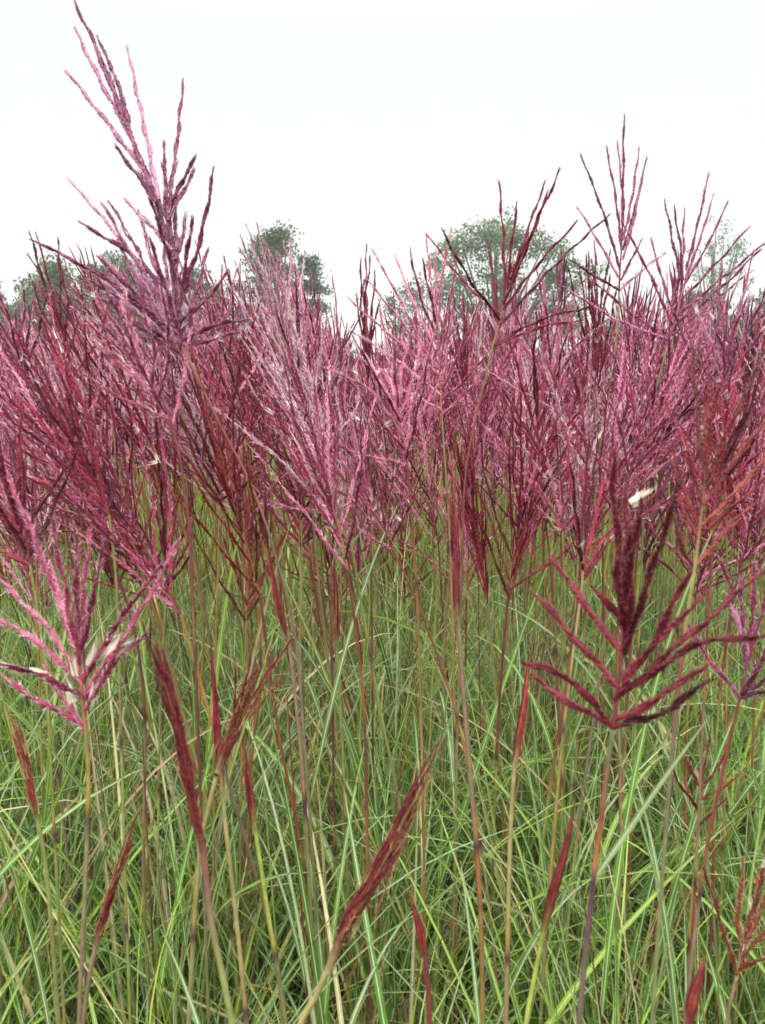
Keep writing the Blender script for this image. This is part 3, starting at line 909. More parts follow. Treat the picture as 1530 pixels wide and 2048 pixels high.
stalk('dusty pink plume in the middle with long spikes spread flat to both sides', 1.3,
      stem=[(815, 930), (822, 1020), (832, 1150), (838, 1300)], axis=[(815, 930), (808, 880), (800, 830)],
      auto=((815, 930), (770, 600), 14, 0.8, (-0.1, 0, 0)), kind='pink', stemc='maroon', r=(0.0019, 0.0030), rach='maroon', fluff=0.6, seed=25)
stalk('maroon plume behind the wine red one, spikes leaning right out of the frame', 1.15,
      stem=[(1430, 1010), (1425, 1100), (1415, 1250), (1408, 1400)], axis=[(1430, 1010), (1436, 950), (1444, 890)],
      auto=((1430, 1010), (1470, 690), 13, 0.6, (0.12, 0, 0)), kind='maroon', stemc='maroon', r=(0.0019, 0.0030), rach='maroon', fluff=0.3, seed=26)

for lab_, d_, b_, t_, n_, sp_, k_, ln_ in (
        ('tall pale silvery pink feathery plume standing up before the dark knobbly tree', 1.55, (590, 780), (528, 445), 15, 0.38, 'silver', -0.12),
        ('rose pink plume beside the tallest one, its tips reaching the bare sky', 1.6, (480, 800), (425, 480), 14, 0.6, 'pink', -0.3),
        ('thin maroon plume poking one long spike above the fresh green bush', 1.5, (150, 770), (95, 465), 10, 0.5, 'maroon', -0.2),
        ('purple plume in the left corner of the skyline with slanting spikes', 1.45, (60, 790), (0, 510), 13, 0.6, 'purple', -0.3),
        ('narrow wine red plume rising between the two tall purple ones', 1.6, (1192, 790), (1190, 485), 11, 0.25, 'wine', 0.0),
        ('broad purple plume on the right skyline, above the rusty one', 1.35, (1440, 800), (1490, 500), 14, 0.65, 'purple', 0.15),
        ('rose pink open plume under the maroon one before the airy tree', 1.5, (1110, 830), (1085, 545), 14, 0.7, 'pink', 0.0),
        ('pale silvery plume half hidden in the crowd under the sky gap', 1.5, (650, 900), (600, 610), 14, 0.65, 'silver', -0.25)):
    stalk(lab_, d_, stem=[b_, (b_[0] + 6, b_[1] + 90), (b_[0] + 12, b_[1] + 220), (b_[0] + 14, b_[1] + 380)],
          axis=[b_, ((b_[0] * 2 + t_[0]) / 3, (b_[1] * 2 + t_[1]) / 3), ((b_[0] + t_[0]) / 2, (b_[1] + t_[1]) / 2)],
          auto=(b_, t_, n_, sp_, (ln_, 0, 0)), kind=k_, stemc='maroon', r=(0.0019, 0.0030), rach='maroon', fluff=0.6, seed=40)

# plumes that have not opened
closed_stalk('dark blood red closed plume, thick and close in front at lower left', 0.72,
             stem=[(406, 1700), (413, 1760), (424, 1850), (466, 2060)], bundle=[(407, 1705), (392, 1640), (368, 1520), (345, 1420), (318, 1330), (280, 1240)],
             width=0.0105, n=13, stemc='maroon', r=(0.0030, 0.0040), sc=[(1560, (0.12, 0.02, 0.02)), (1700, (0.22, 0.07, 0.06)), (1800, (0.20, 0.12, 0.08)), (1950, (0.24, 0.25, 0.09)), (2300, (0.22, 0.28, 0.08))], tips=[(345, 1420, 318, 1300), (352, 1430, 328, 1310)])
closed_stalk('half open rusty plume with straw chaff splaying to the upper right, between two red stems', 0.98,
             stem=[(432, 1555), (415, 1625), (400, 1700), (385, 1900)], bundle=[(435, 1545), (462, 1475), (490, 1400), (520, 1330)],
             kind='russet', width=0.020, n=10, stemc='straw', straw=True,
             tips=[(500, 1400, 592, 1262), (495, 1440, 567, 1352), (470, 1450, 470, 1320), (480, 1430, 500, 1312), (485, 1420, 515, 1340), (500, 1420, 560, 1310)])
closed_stalk('diagonal closed plume, crimson tip and brown straw foot, leaning right in the centre front', 0.80,
             stem=[(655, 1940), (628, 2000), (596, 2060)], bundle=[(655, 1945), (690, 1860), (740, 1770), (800, 1660), (848, 1560), (888, 1485)],
             kind='dark', width=0.016, n=13, stemc='straw', straw=True, r=(0.0034, 0.0042),
             tips=[(700, 1850, 762, 1705), (710, 1840, 806, 1690), (690, 1830, 800, 1700)])
closed_stalk('thin closed rusty plume bending right, lower left over green leaves', 0.98,
             stem=[(192, 1890), (178, 1960), (165, 2060)], bundle=[(190, 1895), (215, 1810), (240, 1740), (262, 1680), (277, 1635)],
             kind='russet', width=0.011, n=9, stemc='brown', straw=True)
closed_stalk('red pointed spear still in its sheath, bottom right of centre', 0.98,
             stem=[(1082, 1890), (1068, 1960), (1050, 2060)], bundle=[(1080, 1895), (1102, 1800), (1125, 1720), (1150, 1605)],
             kind='dark', width=0.012, stemc='lime', spear=True)
closed_stalk('slim red brown spear at the bottom centre, right of the diagonal closed plume', 0.92,
             stem=[(850, 1910), (856, 1970), (860, 2060)], bundle=[(850, 1915), (840, 1860), (830, 1825), (817, 1788)],
             kind='russet', width=0.008, stemc='maroon', spear=True)
closed_stalk('short blurred red spear cut by the bottom of the frame', 0.70,
             stem=[(1380, 2010), (1376, 2060), (1372, 2110)], bundle=[(1378, 2050), (1388, 1990), (1400, 1950), (1411, 1915)],
             kind='dark', width=0.010, stemc='maroon', spear=True)
closed_stalk('tall crimson sheathed stem with an orange tip, left of the rusty half open plume', 1.05,
             stem=[(438, 1500), (450, 1640), (468, 1800), (486, 1970)], bundle=[(446, 1600), (437, 1500), (430, 1400), (422, 1280)],
             kind='maroon', width=0.009, stemc='straw', spear=True)
closed_stalk('crimson bare stem standing right of the rusty half open plume', 1.1,
             stem=[(490, 1520), (512, 1670), (535, 1820), (562, 1980)], bundle=[(512, 1670), (500, 1590), (492, 1530), (486, 1470)],
             kind='maroon', width=0.010, stemc='lime', spear=True)
closed_stalk('tight upright red plume like a brush on a thick pale brown stem, mid centre', 1.15,
             stem=[(915, 1220), (928, 1400), (945, 1600), (960, 1800), (965, 2020)], bundle=[(914, 1240), (912, 1150), (912, 1060), (910, 985), (905, 930)],
             kind='maroon', width=0.015, n=12, stemc='brown', r=(0.0034, 0.0044))
closed_stalk('narrow salmon red spear with a pale lower half, before the centre grass', 1.45,
             stem=[(672, 1270), (680, 1400), (688, 1560)], bundle=[(674, 1300), (673, 1230), (671, 1170), (668, 1115)],
             kind='russet', width=0.011, stemc='olive', spear=True)
closed_stalk('rusty spear leaning left with a frayed tip, at the left edge', 1.0,
             stem=[(70, 1620), (90, 1720), (105, 1880), (118, 2060)], bundle=[(75, 1640), (58, 1560), (38, 1490), (18, 1420)],
             kind='russet', width=0.012, n=8, stemc='olive', straw=True)
closed_stalk('dark red sheath on an orange stem left of the wine red plume', 1.05,
             stem=[(1030, 1520), (1022, 1640), (1018, 1760), (1015, 1900)], bundle=[(1028, 1540), (1038, 1470), (1050, 1390), (1058, 1310)],
             kind='russet', width=0.009, stemc='straw', spear=True)
closed_stalk('rolled maroon spear crossing the tall brown stem', 1.25,
             stem=[(575, 1260), (590, 1390), (603, 1520), (612, 1650)], bundle=[(578, 1290), (560, 1220), (545, 1150), (530, 1080)],
             kind='maroon', width=0.010, stemc='brown', spear=True)

# ------------------------------------------------------------------ the rest of the three hundred stalks one can tell apart
N_HERO = sum(1 for o in bpy.context.scene.collection.objects if o.type == 'EMPTY')
KINDS = ['pink', 'maroon', 'purple', 'russet', 'silver']
LOOK = {'silver': 'pale silvery', 'pink': 'rose pink', 'maroon': 'deep maroon', 'purple': 'purple', 'russet': 'rusty red', 'brown': 'brown', 'dark': 'blood red'}


def zone_x(px):
    for lim, s in ((430, 'the green bushes'), (670, 'the dark leafy tree'), (785, 'the sky gap'), (1190, 'the airy pale tree'), (9999, 'the dark right trees')):
        if px < lim:
            return s


def zone_y(py):
    return 'above the crowd' if py < 620 else ('in the crowd' if py < 880 else 'low over the leaves')


def lean_of(x_px):
    """The wind: plumes on the left stream to the left, on the right they stand."""
    t = np.clip((x_px - 250) / 800, 0, 1)
    return -0.55 * (1 - t) + 0.06 * t


def contour(x_px):
    return np.interp(x_px, [0, 150, 330, 480, 600, 740, 860, 1000, 1150, 1300, 1530], [580, 545, 515, 540, 590, 655, 560, 575, 610, 570, 585])


def spawn_spec(x, y, rng, ztip=None, foot_py=None):
    """Everything about one random stalk standing at x, y on the ground."""
    px = PW / 2 + x / y * FPX
    lean = lean_of(px) * rng.uniform(0.4, 1.3) + rng.normal(0, 0.10)
    length = rng.uniform(0.33, 0.46)
    if ztip is None:
        ztip = rng.normal(1.78, 0.12) if rng.random() < 0.48 else rng.normal(1.54, 0.12)
    openness = rng.choice([0.18, 0.42, 0.64, 0.86], p=[0.14, 0.28, 0.34, 0.24])
    d = norm(np.array([lean, rng.normal(0, 0.12), 1.0]))
    zb = max(0.75, ztip - length * d[2])
    if foot_py is not None:
        zb = float(np.clip(CAM[2] + (800 - foot_py) / FPX * y, 0.85, 1.62))
    base = np.array([x + lean * 0.35 + rng.normal(0, 0.03), y + rng.normal(0, 0.04), zb])
    tilt = np.array([lean * 0.6, 0, 0])
    stem = np.array([base, base - np.array([lean * 0.12, 0, 0.22]), np.array([x + lean * 0.08, y, zb * 0.5]), np.array([x, y, 0])])
    bias = np.array([lean * 0.9, rng.normal(0, 0.1), 0.0])
    return dict(base=base, d=d, length=length, openness=openness, stem=stem, bias=bias, n=int(rng.integers(11, 18)), foot=np.array([x, y, 0.0]))


rng = np.random.default_rng(77)
spots = []
tries = 0
while len(spots) < 300 - N_HERO and tries < 60000:
    tries += 1
    u = rng.random()
    y = math.sqrt(1.20 ** 2 + u ** 1.15 * (3.4 ** 2 - 1.20 ** 2))
    half = 0.45 * y + 0.12
    x = rng.uniform(-half, half)
    px = PW / 2 + x / y * FPX
    s = spawn_spec(x, y, rng, None, rng.uniform(720, 960) if rng.random() < 0.60 else rng.uniform(940, 1230))
    tip = s['base'] + s['d'] * s['length']
    tpx, tpy, _ = to_px(tip)
    c = contour(tpx)
    if tpy < c - 10 - rng.exponential(26):
        continue
    bqx, bqy, _ = to_px(s['base'])
    if bqy > 1240:
        continue
    if not (-60 < tpx < PW + 60):
        continue
    if any((x - q[0]) ** 2 + (y - q[1]) ** 2 < 0.075 ** 2 for q in spots):
        continue
    spots.append((x, y, s, tpx, tpy))
spots.sort(key=lambda q: q[1])

made = []
for i, (x, y, s, tpx, tpy) in enumerate(spots):
    r = np.random.default_rng(5000 + i)
    pk = np.array([0.46, 0.18, 0.22, 0.01, 0.13]) if tpy < 760 else np.array([0.40, 0.38, 0.10, 0.05, 0.07])
    kind = KINDS[r.choice(5, p=pk)]
    sk = ['olive', 'lime', 'orange', 'maroon', 'brown', 'straw'][r.choice(6, p=[0.14, 0.05, 0.25, 0.38, 0.14, 0.04])]
    t = thing('silver_grass_stalk', s['foot'], '', 'grass stalk', FIELD_GROUP)
    mb = MB()
    stem_mesh(mb, s['stem'], sk, r.uniform(0.0022, 0.0030), r.uniform(0.0034, 0.0050), r, 36, 5)
    mb.build('stem', M_STEM, t, s['foot'])
    ax, ps = plume_paths(s['base'], s['d'], s['length'], s['n'], s['openness'], s['bias'], r)
    fl = 0.40 if kind in ('pink', 'purple', 'silver') else 0.08  # pale hair tufts, more on these kinds to put in white glints
    mb = MB()
    c0 = np.array(STEMC['orange' if r.random() < 0.5 else 'maroon'][0])
    tube(mb, ax, np.linspace(0.0018, 0.0008, len(ax)), c0, 4)
    if i < 95:
        pl = mb.build('plume', M_STEM, t, s['base'])
        for p in ps:
            mb = MB()
            raceme(mb, p, kind, 1, r, fl)
            mb.build('raceme', M_PLUME, pl, p[0])
    else:
        for p in ps:
            raceme(mb, p, kind, 1, r, fl)
        mb.build('plume', M_PLUME, t, s['base'])
    if r.random() < 0.75 and y > 1.6:
        mb = MB()
        st = resample(s['stem'], 20)
        j = r.integers(7, 15)
        blades(mb, st[j][None], np.array([r.uniform(0.3, 0.6)]), np.array([r.uniform(0.005, 0.009)]), np.array([r.uniform(0, 6.28)]), np.array([r.uniform(0.15, 0.5)]),
               np.array([r.uniform(0.8, 2.2)]), np.array([r.uniform(1, 2)]), np.array([r.normal(0, 0.6)]), leaf_cols(1, r), 8, True, r)
        mb.build('leaf', M_LEAF, t, st[j])
    cpx, cpy, _ = to_px(s['base'] + s['d'] * s['length'] * 0.5)
    shape = {0.18: 'tight', 0.42: 'narrow', 0.64: 'open', 0.86: 'splayed'}[float(s['openness'])]
    made.append((t, f"{shape} {LOOK[kind]} plume {zone_y(cpy)} before {zone_x(cpx)}", cpx))

ORD = ['leftmost', 'second', 'third', 'fourth', 'fifth', 'sixth', 'seventh', 'eighth', 'ninth', 'tenth', 'eleventh', 'twelfth', 'thirteenth', 'fourteenth', 'fifteenth', 'sixteenth', 'seventeenth', 'eighteenth', 'nineteenth', 'twentieth']
NUM = ['no', 'one', 'two', 'three', 'four', 'five', 'six', 'seven', 'eight', 'nine', 'ten', 'eleven', 'twelve']
bylab = {}
for m in made:
    bylab.setdefault(m[1], []).append(m)
for lab, ms in bylab.items():
    ms.sort(key=lambda m: m[2])
    for k, m in enumerate(ms):
        if len(ms) == 1:
            m[0]['label'] = lab
        elif k == 0:
            m[0]['label'] = lab + ', leftmost'
        elif k == len(ms) - 1:
            m[0]['label'] = lab + ', rightmost'
        else:
            m[0]['label'] = lab + f', {ORD[min(k, 19)]} from left'

# ------------------------------------------------------------------ the mass of stalks behind them
rng = np.random.default_rng(99)
protos = []
for kind in ('pink', 'silver', 'maroon', 'purple', 'pink'):
    for lean in (-0.35, -0.15, 0.0, 0.1):
        for q in range(2):
            mb = MB()
            sp = rng.choice([0.2, 0.45, 0.62, 0.8])
            ax, ps = plume_paths(np.zeros(3), np.array([lean, rng.normal(0, 0.1), 1.0]), 0.40, int(rng.integers(8, 12)), sp, np.array([lean * 0.9, 0, 0]), rng)
            for p in ps:
                raceme(mb, p, kind, 2, rng, 0.10 if kind == 'pink' else 0.0)
            protos.append((lean, mb.arrays()))
far = MB()
n_far = 0
leans = np.array([p[0] for p in protos])
while n_far < 4800:
    y = math.sqrt(3.0 ** 2 + rng.random() ** 1.5 * (27.0 ** 2 - 3.0 ** 2))
    half = 0.45 * y + 1.3
    x = rng.uniform(-half, half)
    px = PW / 2 + x / y * FPX
    ln = lean_of(px)
    k = rng.choice(np.argsort(np.abs(leans - ln) + rng.uniform(0, 0.2, len(leans)))[:10])
    v, f, c, a = protos[k][1]
    sc = rng.uniform(0.8, 1.15)
    zt = rng.normal(1.80 if y < 6 else 1.71, 0.15)
    if abs(px - 730) < 70:
        zt -= 0.10
    zb = max(0.8, zt - 0.40 * sc)
    b = np.array([x + ln * 0.3, y, zb])
    wide = 1.0 if y < 8 else 1.0 + (y - 8) * 0.02
    vv = v * np.array([sc, sc * rng.choice([-1, 1]), sc]) + b
    far.add(vv, f, c * rng.uniform(0.8, 1.2), a)
    st = np.array([b, [x + ln * 0.1, y, zb * 0.6], [x, y, 0]])
    sk = STEMC[['olive', 'lime', 'orange', 'maroon', 'brown', 'straw'][rng.choice(6, p=[0.24, 0.12, 0.18, 0.26, 0.15, 0.05])]]
    tube(far, resample(st, 6), np.linspace(0.0026, 0.0046, 6) * wide, np.array([STEMC[('maroon', 'orange', 'maroon', 'olive')[rng.integers(4)]][rng.integers(3)] for _ in range(3)] + [sk[rng.integers(3)] for _ in range(3)]), 3)
    n_far += 1
tag(far.build('distant_silver_grass', M_PLUME), 'dense field of red plumed grass stretching back to the trees', 'grass field', kind='stuff')

# ------------------------------------------------------------------ green leaves
rng = np.random.default_rng(5)


NEAR_LIMIT = 1.2


def keep_clear(P):
    """Nothing hangs in the way right before the camera."""
    v = P - CAM
    z = v @ FWD
    ax = np.abs(v @ RGT) / np.maximum(np.abs(z), 0.05)
    inside = (z < NEAR_LIMIT) & (z > -0.3) & (ax < 0.75) & (P[..., 2] > 0.62 - 0.0 * z)
    return ~inside.any(1)


def leaf_layer(mb, n, y0, y1, side, seg, rib, lmin, lmax, wmin, wmax, zscale=1.0, p=LEAFP, th=(0.9, 2.2)):
    u = rng.random(n)
    y = np.sqrt(np.maximum(y0, 0) ** 2 + u * (y1 ** 2 - max(y0, 0) ** 2)) if y0 >= 0 else rng.uniform(y0, y1, n)
    half = 0.47 * np.abs(y) + side
    x = rng.uniform(-1, 1, n) * half
    # gathered into clumps
    cx, cy = np.round(x / 0.34) * 0.34, np.round(y / 0.34) * 0.34
    g = rng.uniform(0.15, 0.9, n)
    x, y = x * (1 - g) + (cx + 0.11 * np.sin(cy * 37)) * g, y * (1 - g) + (cy + 0.11 * np.sin(cx * 41)) * g
    root = np.stack([x, y, rng.uniform(0.0, 0.12, n)], 1)
    fl = rng.random(n)
    root[:, 2] += np.where(fl < 0.45, rng.uniform(0.0, 0.55, n), 0)        # many leave the stem well above the soil
    length = rng.uniform(lmin, lmax, n) * zscale * np.where(fl < 0.45, 0.72, 1.0)
    width = rng.uniform(wmin, wmax, n)
    lc = leaf_cols(n, rng, p)
    dry = lc[:, 2] > 0.45 * lc[:, 0]
    width = np.where(dry, width * 0.5, width)
    az = rng.uniform(0, 2 * pi, n)
    th0 = np.abs(rng.normal(0.16, 0.16, n)) + np.where(fl < 0.45, 0.12, 0)
    th1 = rng.uniform(th[0], th[1], n)
    th1 = np.where(rng.random(n) < 0.3, rng.uniform(0.3, 0.9, n), th1)
    blades(mb, root, length, width, az, th0, th1, rng.uniform(0.8, 2.2, n), rng.normal(0, 0.9, n), lc, seg, rib, rng, keep_clear, rng.normal(0, 0.4, n))


lm = MB()
leaf_layer(lm, 11500, 0.35, 3.0, 0.7, 10, True, 0.55, 1.15, 0.0045, 0.0125, p=np.array([0.18, 0.18, 0.14, 0.17, 0.11, 0.05, 0.06, 0.02, 0.11]), th=(0.8, 2.1))
NEAR_LIMIT = 1.65
leaf_layer(lm, 420, 0.9, 2.6, 0.4, 12, True, 0.85, 1.25, 0.009, 0.0135, p=np.array([0.3, 0.22, 0.05, 0.18, 0.1, 0, 0, 0, 0.15]), th=(0.5, 1.5))
NEAR_LIMIT = 1.05
leaf_layer(lm, 5500, 0.35, 3.0, 0.7, 8, False, 0.4, 0.95, 0.0015, 0.0035, p=np.array([0.15, 0.2, 0.2, 0.05, 0.05, 0.15, 0.14, 0.06, 0.0]))
leaf_layer(lm, 26000, 3.0, 7.0, 0.9, 7, False, 0.55, 1.2, 0.0035, 0.009, p=np.array([0.14, 0.24, 0.28, 0.05, 0.02, 0.20, 0.03, 0.02, 0.02]), th=(0.5, 1.8))
leaf_layer(lm, 17000, 7.0, 16.0, 1.2, 5, False, 0.6, 1.2, 0.006, 0.013, p=np.array([0.14, 0.24, 0.28, 0.05, 0.02, 0.20, 0.03, 0.02, 0.02]), th=(0.5, 1.7))
leaf_layer(lm, 9000, 16.0, 27.0, 1.2, 4, False, 0.6, 1.15, 0.014, 0.026)
leaf_layer(lm, 2500, -1.2, 0.4, 0.9, 7, False, 0.45, 0.8, 0.005, 0.011)
sm = MB()
for i_ in range(2850):
    far_y = 2.3 if i_ < 250 else 7.5
    y = math.sqrt(1.1 ** 2 + rng.random() * (far_y ** 2 - 1.1 ** 2))
    x = rng.uniform(-1, 1) * (0.47 * y + 0.5)
    h = rng.uniform(0.65, 1.25) if y < 1.7 else rng.uniform(0.75, 1.38)
    sk = STEMC[['olive', 'lime', 'orange', 'maroon', 'brown', 'straw'][rng.choice(6, p=[0.24, 0.14, 0.20, 0.22, 0.14, 0.06])]]
    lx, ly = rng.normal(0, 0.10, 2)
    pts = np.array([[x, y, 0], [x + lx * 0.4, y + ly * 0.4, h * 0.5], [x + lx * 1.2, y + ly, h]])
    if y < 1.4 and to_px(pts[2])[1] < 1350:
        continue
    tube(sm, resample(pts, 7), np.linspace(rng.uniform(0.0025, 0.004), 0.0008, 7), np.array([sk[rng.integers(3)] for _ in range(7)]), 4)
tag(sm.build('grass_stems', M_STEM), 'thin flowerless olive and orange stems standing among the green leaves', 'grass stems', kind='stuff')
tag(lm.build('grass_leaves', M_LEAF), 'tangled long green grass blades with pale midribs under the plumes', 'grass leaves', kind='stuff')

# ------------------------------------------------------------------ trees beyond the field


def tree(label, px0, px1, top, dist, leafc, n_clump, per, size, seed, airy=0.0, bottom=0.6, name='tree', lobes=7, barkc=(0.10, 0.08, 0.06), flat=1.0):
    r = np.random.default_rng(seed)
    pc = (px0 + px1) / 2
    w = (px1 - px0) / FPX * dist
    topz = at(pc, top, dist)[2]
    x0 = at(pc, 800, dist)[0]
    yc = dist
    base = np.array([x0, yc, 0.0])
    t = thing(name, base, label, 'tree')
    mb = MB()
    h0 = bottom
    trunk_top = np.array([x0 + r.normal(0, 0.1), yc, topz * 0.8])
    tp = resample(np.array([base, base * [1, 1, 0] + [r.normal(0, 0.12), r.normal(0, 0.1), topz * 0.4], trunk_top]), 14)
    tube(mb, tp, np.linspace(0.028 * topz, 0.05, 14), np.array(barkc), 7)
    # irregular lobes that limbs run to
    cen = []
    for k in range(lobes):
        u = (k + 0.5) / lobes * 2 - 1 + r.normal(0, 0.08)
        rad = r.uniform(0.13, 0.21) * w * flat
        prof = topz * (1 - 0.34 * abs(u) ** 2.2) * r.uniform(0.88, 1.0)
        for hz in (prof - rad * 0.85, prof - rad * 2.3 + r.normal(0, 0.1), prof - rad * 3.9):
            if hz > h0:
                cen.append((np.array([x0 + u * (w * 0.5 - rad * 0.6), yc + r.uniform(-0.3, 0.3) * w, hz]), rad * r.uniform(0.85, 1.15)))
    cen.append((np.array([x0 + r.normal(0, w * 0.05), yc, topz - w * 0.11]), w * 0.13))
    cl = []
    for c, rad in cen:
        s = tp[int(np.clip(c[2] / topz * 9, 1, 10))]
        tube(mb, resample(np.array([s, (s + c) / 2 + [0, 0, -0.15], c]), 6), np.linspace(0.075, 0.025, 6), np.array(barkc), 5)
        m = max(4, int(n_clump * rad ** 2 / sum(q[1] ** 2 for q in cen)))
        dirs = norm(r.normal(0, 1, (m, 3)))
        rr = rad * r.uniform(0.35 if airy else 0.5, 1.15, m)
        pts = c + dirs * rr[:, None] * np.array([1, 0.9, 0.8])
        cl.append(pts)
        for p in pts[::4]:
            tube(mb, resample(np.array([c, (c + p) / 2 + r.normal(0, 0.06, 3), p]), 4), np.linspace(0.024, 0.008, 4), np.array(barkc), 3)
    mb.build('trunk', M_BARK, t, base)
    cl = np.concatenate(cl)
    cl = cl[cl[:, 2] > 0.15]
    if airy:
        cl = cl[r.random(len(cl)) > airy]
    m = len(cl)
    cs = r.uniform(0.6, 1.3, m)
    P = np.repeat(cl, per, 0) + r.normal(0, 1, (m * per, 3)) * np.repeat(cs, per)[:, None] * np.array([size * 1.15, size * 1.15, size * 0.9])
    n = len(P)
    A = norm(r.normal(0, 1, (n, 3)) + [0, 0, -0.25])
    B = norm(np.cross(A, r.normal(0, 1, (n, 3)) + [0, 0, 1.2]))
    ls = size * r.uniform(0.7, 1.5, n)
    V = np.stack([P - A * ls[:, None] * 0.5, P + B * ls[:, None] * 0.24, P + A * ls[:, None] * 0.5, P - B * ls[:, None] * 0.24], 1)
    base_c = np.array(leafc)[r.integers(len(leafc), size=m)]
    C = np.repeat(base_c * r.uniform(0.75, 1.3, (m, 1)), per, 0) * r.uniform(0.8, 1.2, (n, 1))
    i4 = np.arange(n) * 4
    F = np.concatenate([np.stack([i4, i4 + 1, i4 + 2], 1), np.stack([i4, i4 + 2, i4 + 3], 1)])
    cm = MB()
    cm.add(V.reshape(-1, 3), F, np.repeat(C, 4, 0))
    cm.build('crown', M_TREE, t, base, smooth=False)
    return t


G_DARK = [(0.030, 0.060, 0.026), (0.042, 0.078, 0.030), (0.055, 0.095, 0.034)]
G_MID = [(0.060, 0.110, 0.030), (0.085, 0.145, 0.038), (0.050, 0.090, 0.032)]
G_PALE = [(0.095, 0.160, 0.055), (0.12, 0.19, 0.070), (0.075, 0.125, 0.055)]
G_BLUE = [(0.045, 0.075, 0.052), (0.060, 0.090, 0.070), (0.040, 0.062, 0.045)]
tree('low dark bush at the far left edge behind the red plumes', -190, 90, 560, 34, G_DARK + G_MID, 900, 26, 0.15, 1)
tree('fresh green bush tree showing above the plumes at the left', 20, 215, 528, 33, G_MID + G_PALE, 800, 26, 0.14, 2, lobes=5)
tree('darker green bush tree between the fresh green one and the tallest plume', 150, 345, 515, 36, G_DARK + G_MID, 800, 26, 0.15, 3, lobes=5)
tree('rounded green bush tree partly hidden behind the tallest plume', 290, 490, 545, 35, G_MID, 800, 26, 0.15, 4, lobes=5)
tree('dark knobbly tree with leafy tufts on bare twigs, left of the sky gap', 462, 672, 462, 34, G_DARK, 460, 34, 0.12, 5, lobes=6, flat=0.62, airy=0.3)
tree('dark low bush tree at the foot of the knobbly tree', 400, 720, 610, 36, G_DARK + G_MID, 900, 26, 0.15, 14, lobes=7)
tree('low hedge tree under the gap of open sky', 600, 830, 705, 37, G_DARK, 500, 26, 0.15, 6)
tree('tall airy tree with pale green leaves and sky showing through its crown', 770, 1200, 432, 35, G_PALE + G_MID, 1150, 26, 0.13, 7, airy=0.5, lobes=12, flat=0.5)
tree('very thin pale treetop fading against the sky at the right', 1325, 1500, 445, 52, G_PALE, 130, 22, 0.15, 8, airy=0.35, lobes=6, flat=0.7)
tree('dark green dense tree behind the plumes near the right edge', 1290, 1480, 590, 33, G_DARK + G_MID, 900, 28, 0.14, 9, lobes=5)
tree('grey green tree at the right edge, bluish and dense', 1430, 1720, 560, 34, G_BLUE, 1100, 28, 0.14, 10)
tree('low green shrub between the airy tree and the dark right one', 1120, 1345, 640, 36, G_DARK, 560, 26, 0.15, 12)

# ------------------------------------------------------------------ thin haze volume, added to pale and soften the far trees
hm = MB()
hx, hy0, hy1, hz0, hz1 = 60.0, -12.0, 75.0, -1.2, 16.0
hv = np.array([(x, y, z) for x in (-hx, hx) for y in (hy0, hy1) for z in (hz0, hz1)])
hf = np.array([(0, 1, 3), (0, 3, 2), (4, 6, 7), (4, 7, 5), (0, 4, 5), (0, 5, 1), (2, 3, 7), (2, 7, 6), (0, 2, 6), (0, 6, 4), (1, 5, 7), (1, 7, 3)])
hm.add(hv, hf, (1, 1, 1))
m, nt_, N_, L_ = new_mat('added_haze')
o_ = N_('ShaderNodeOutputMaterial')
v_ = N_('ShaderNodeVolumePrincipled')
v_.inputs['Color'].default_value = (0.96, 0.97, 0.95, 1)
v_.inputs['Density'].default_value = 0.0022
L_(v_.outputs[0], o_.inputs['Volume'])
haze = hm.build('haze', m, smooth=False)
tag(haze, 'thin pale haze added between the field and the trees', 'haze', kind='stuff')

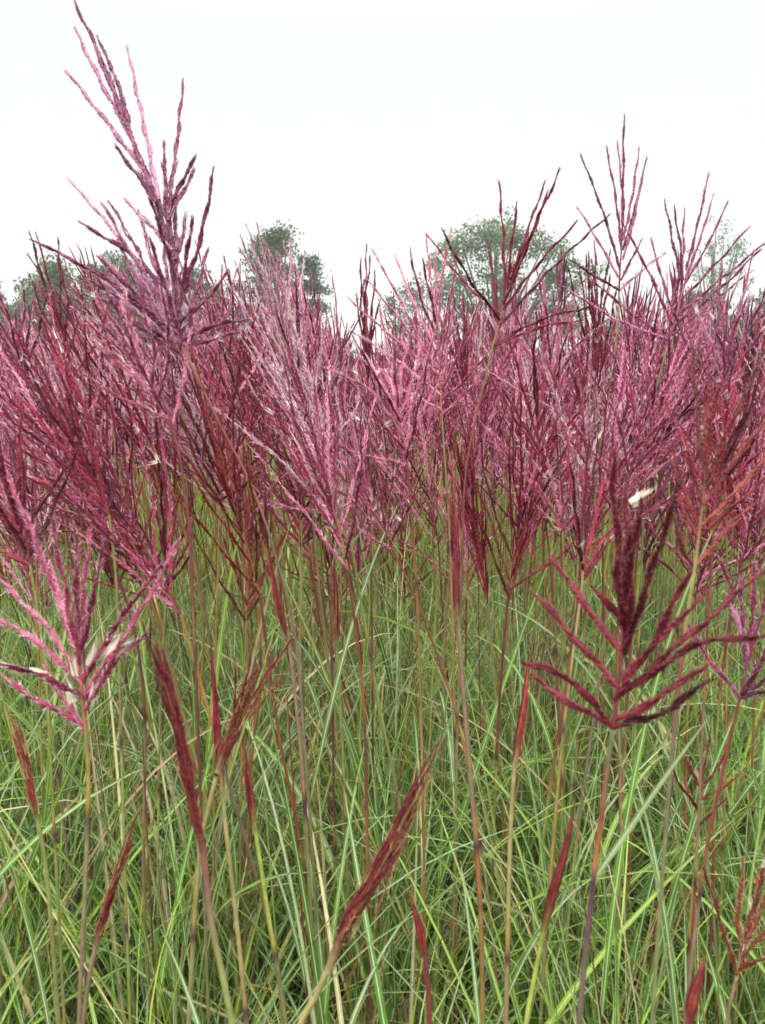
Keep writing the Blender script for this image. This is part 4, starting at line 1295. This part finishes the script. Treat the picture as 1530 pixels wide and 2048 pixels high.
# ------------------------------------------------------------------ light: an overcast day
world = bpy.data.worlds.new("World")
scene.world = world
world.use_nodes = True
nt = world.node_tree
bg = nt.nodes['Background']
sky = nt.nodes.new('ShaderNodeTexSky')
sky.sky_type = 'NISHITA'
sky.sun_disc = False
SUN_EL, SUN_AZ = radians(58), radians(200)
sky.sun_elevation = SUN_EL
sky.sun_rotation = SUN_AZ
sky.air_density = 1.0
sky.dust_density = 4.0
mix = nt.nodes.new('ShaderNodeMix')
mix.data_type = 'RGBA'
mix.inputs['Factor'].default_value = 0.96
geo = nt.nodes.new('ShaderNodeTexCoord')
sep = nt.nodes.new('ShaderNodeSeparateXYZ')
nt.links.new(geo.outputs['Generated'], sep.inputs[0])
cr = nt.nodes.new('ShaderNodeMix')
cr.data_type = 'RGBA'
cr.inputs['A'].default_value = (4.27, 4.38, 4.34, 1)             # cloud at the horizon
cr.inputs['B'].default_value = (20.5, 21.0, 21.2, 1)          # cloud overhead, several times as bright
up = nt.nodes.new('ShaderNodeMapRange')
up.inputs['From Min'].default_value = 0.38
up.inputs['From Max'].default_value = 1.0
nt.links.new(sep.outputs['Z'], up.inputs['Value'])
nt.links.new(up.outputs['Result'], cr.inputs['Factor'])
nt.links.new(cr.outputs['Result'], mix.inputs['B'])
nt.links.new(sky.outputs['Color'], mix.inputs['A'])
nt.links.new(mix.outputs['Result'], bg.inputs['Color'])
bg.inputs['Strength'].default_value = 0.1

sun_d = bpy.data.lights.new('sun', 'SUN')
sun_d.energy = 1.0
sun_d.angle = radians(25)
sun_d.color = (1.0, 0.97, 0.93)
sun = bpy.data.objects.new('sun', sun_d)
bpy.context.scene.collection.objects.link(sun)
sun.rotation_euler = (pi / 2 - SUN_EL, 0, pi - SUN_AZ)
sun.location = (0, 0, 12)

scene.view_settings.view_transform = 'Standard'
scene.view_settings.look = 'None'
scene.view_settings.exposure = 1.2
scene.view_settings.gamma = 1
scene.view_settings.use_curve_mapping = False
scene.cycles.max_bounces = 6
scene.cycles.diffuse_bounces = 4
scene.cycles.glossy_bounces = 2
scene.cycles.transmission_bounces = 4
scene.cycles.use_denoising = True
scene.cycles.volume_bounces = 1
scene.cycles.caustics_reflective = False
scene.cycles.caustics_refractive = False
for o in scene.objects:
    if 'w' in o:
        del o['w']
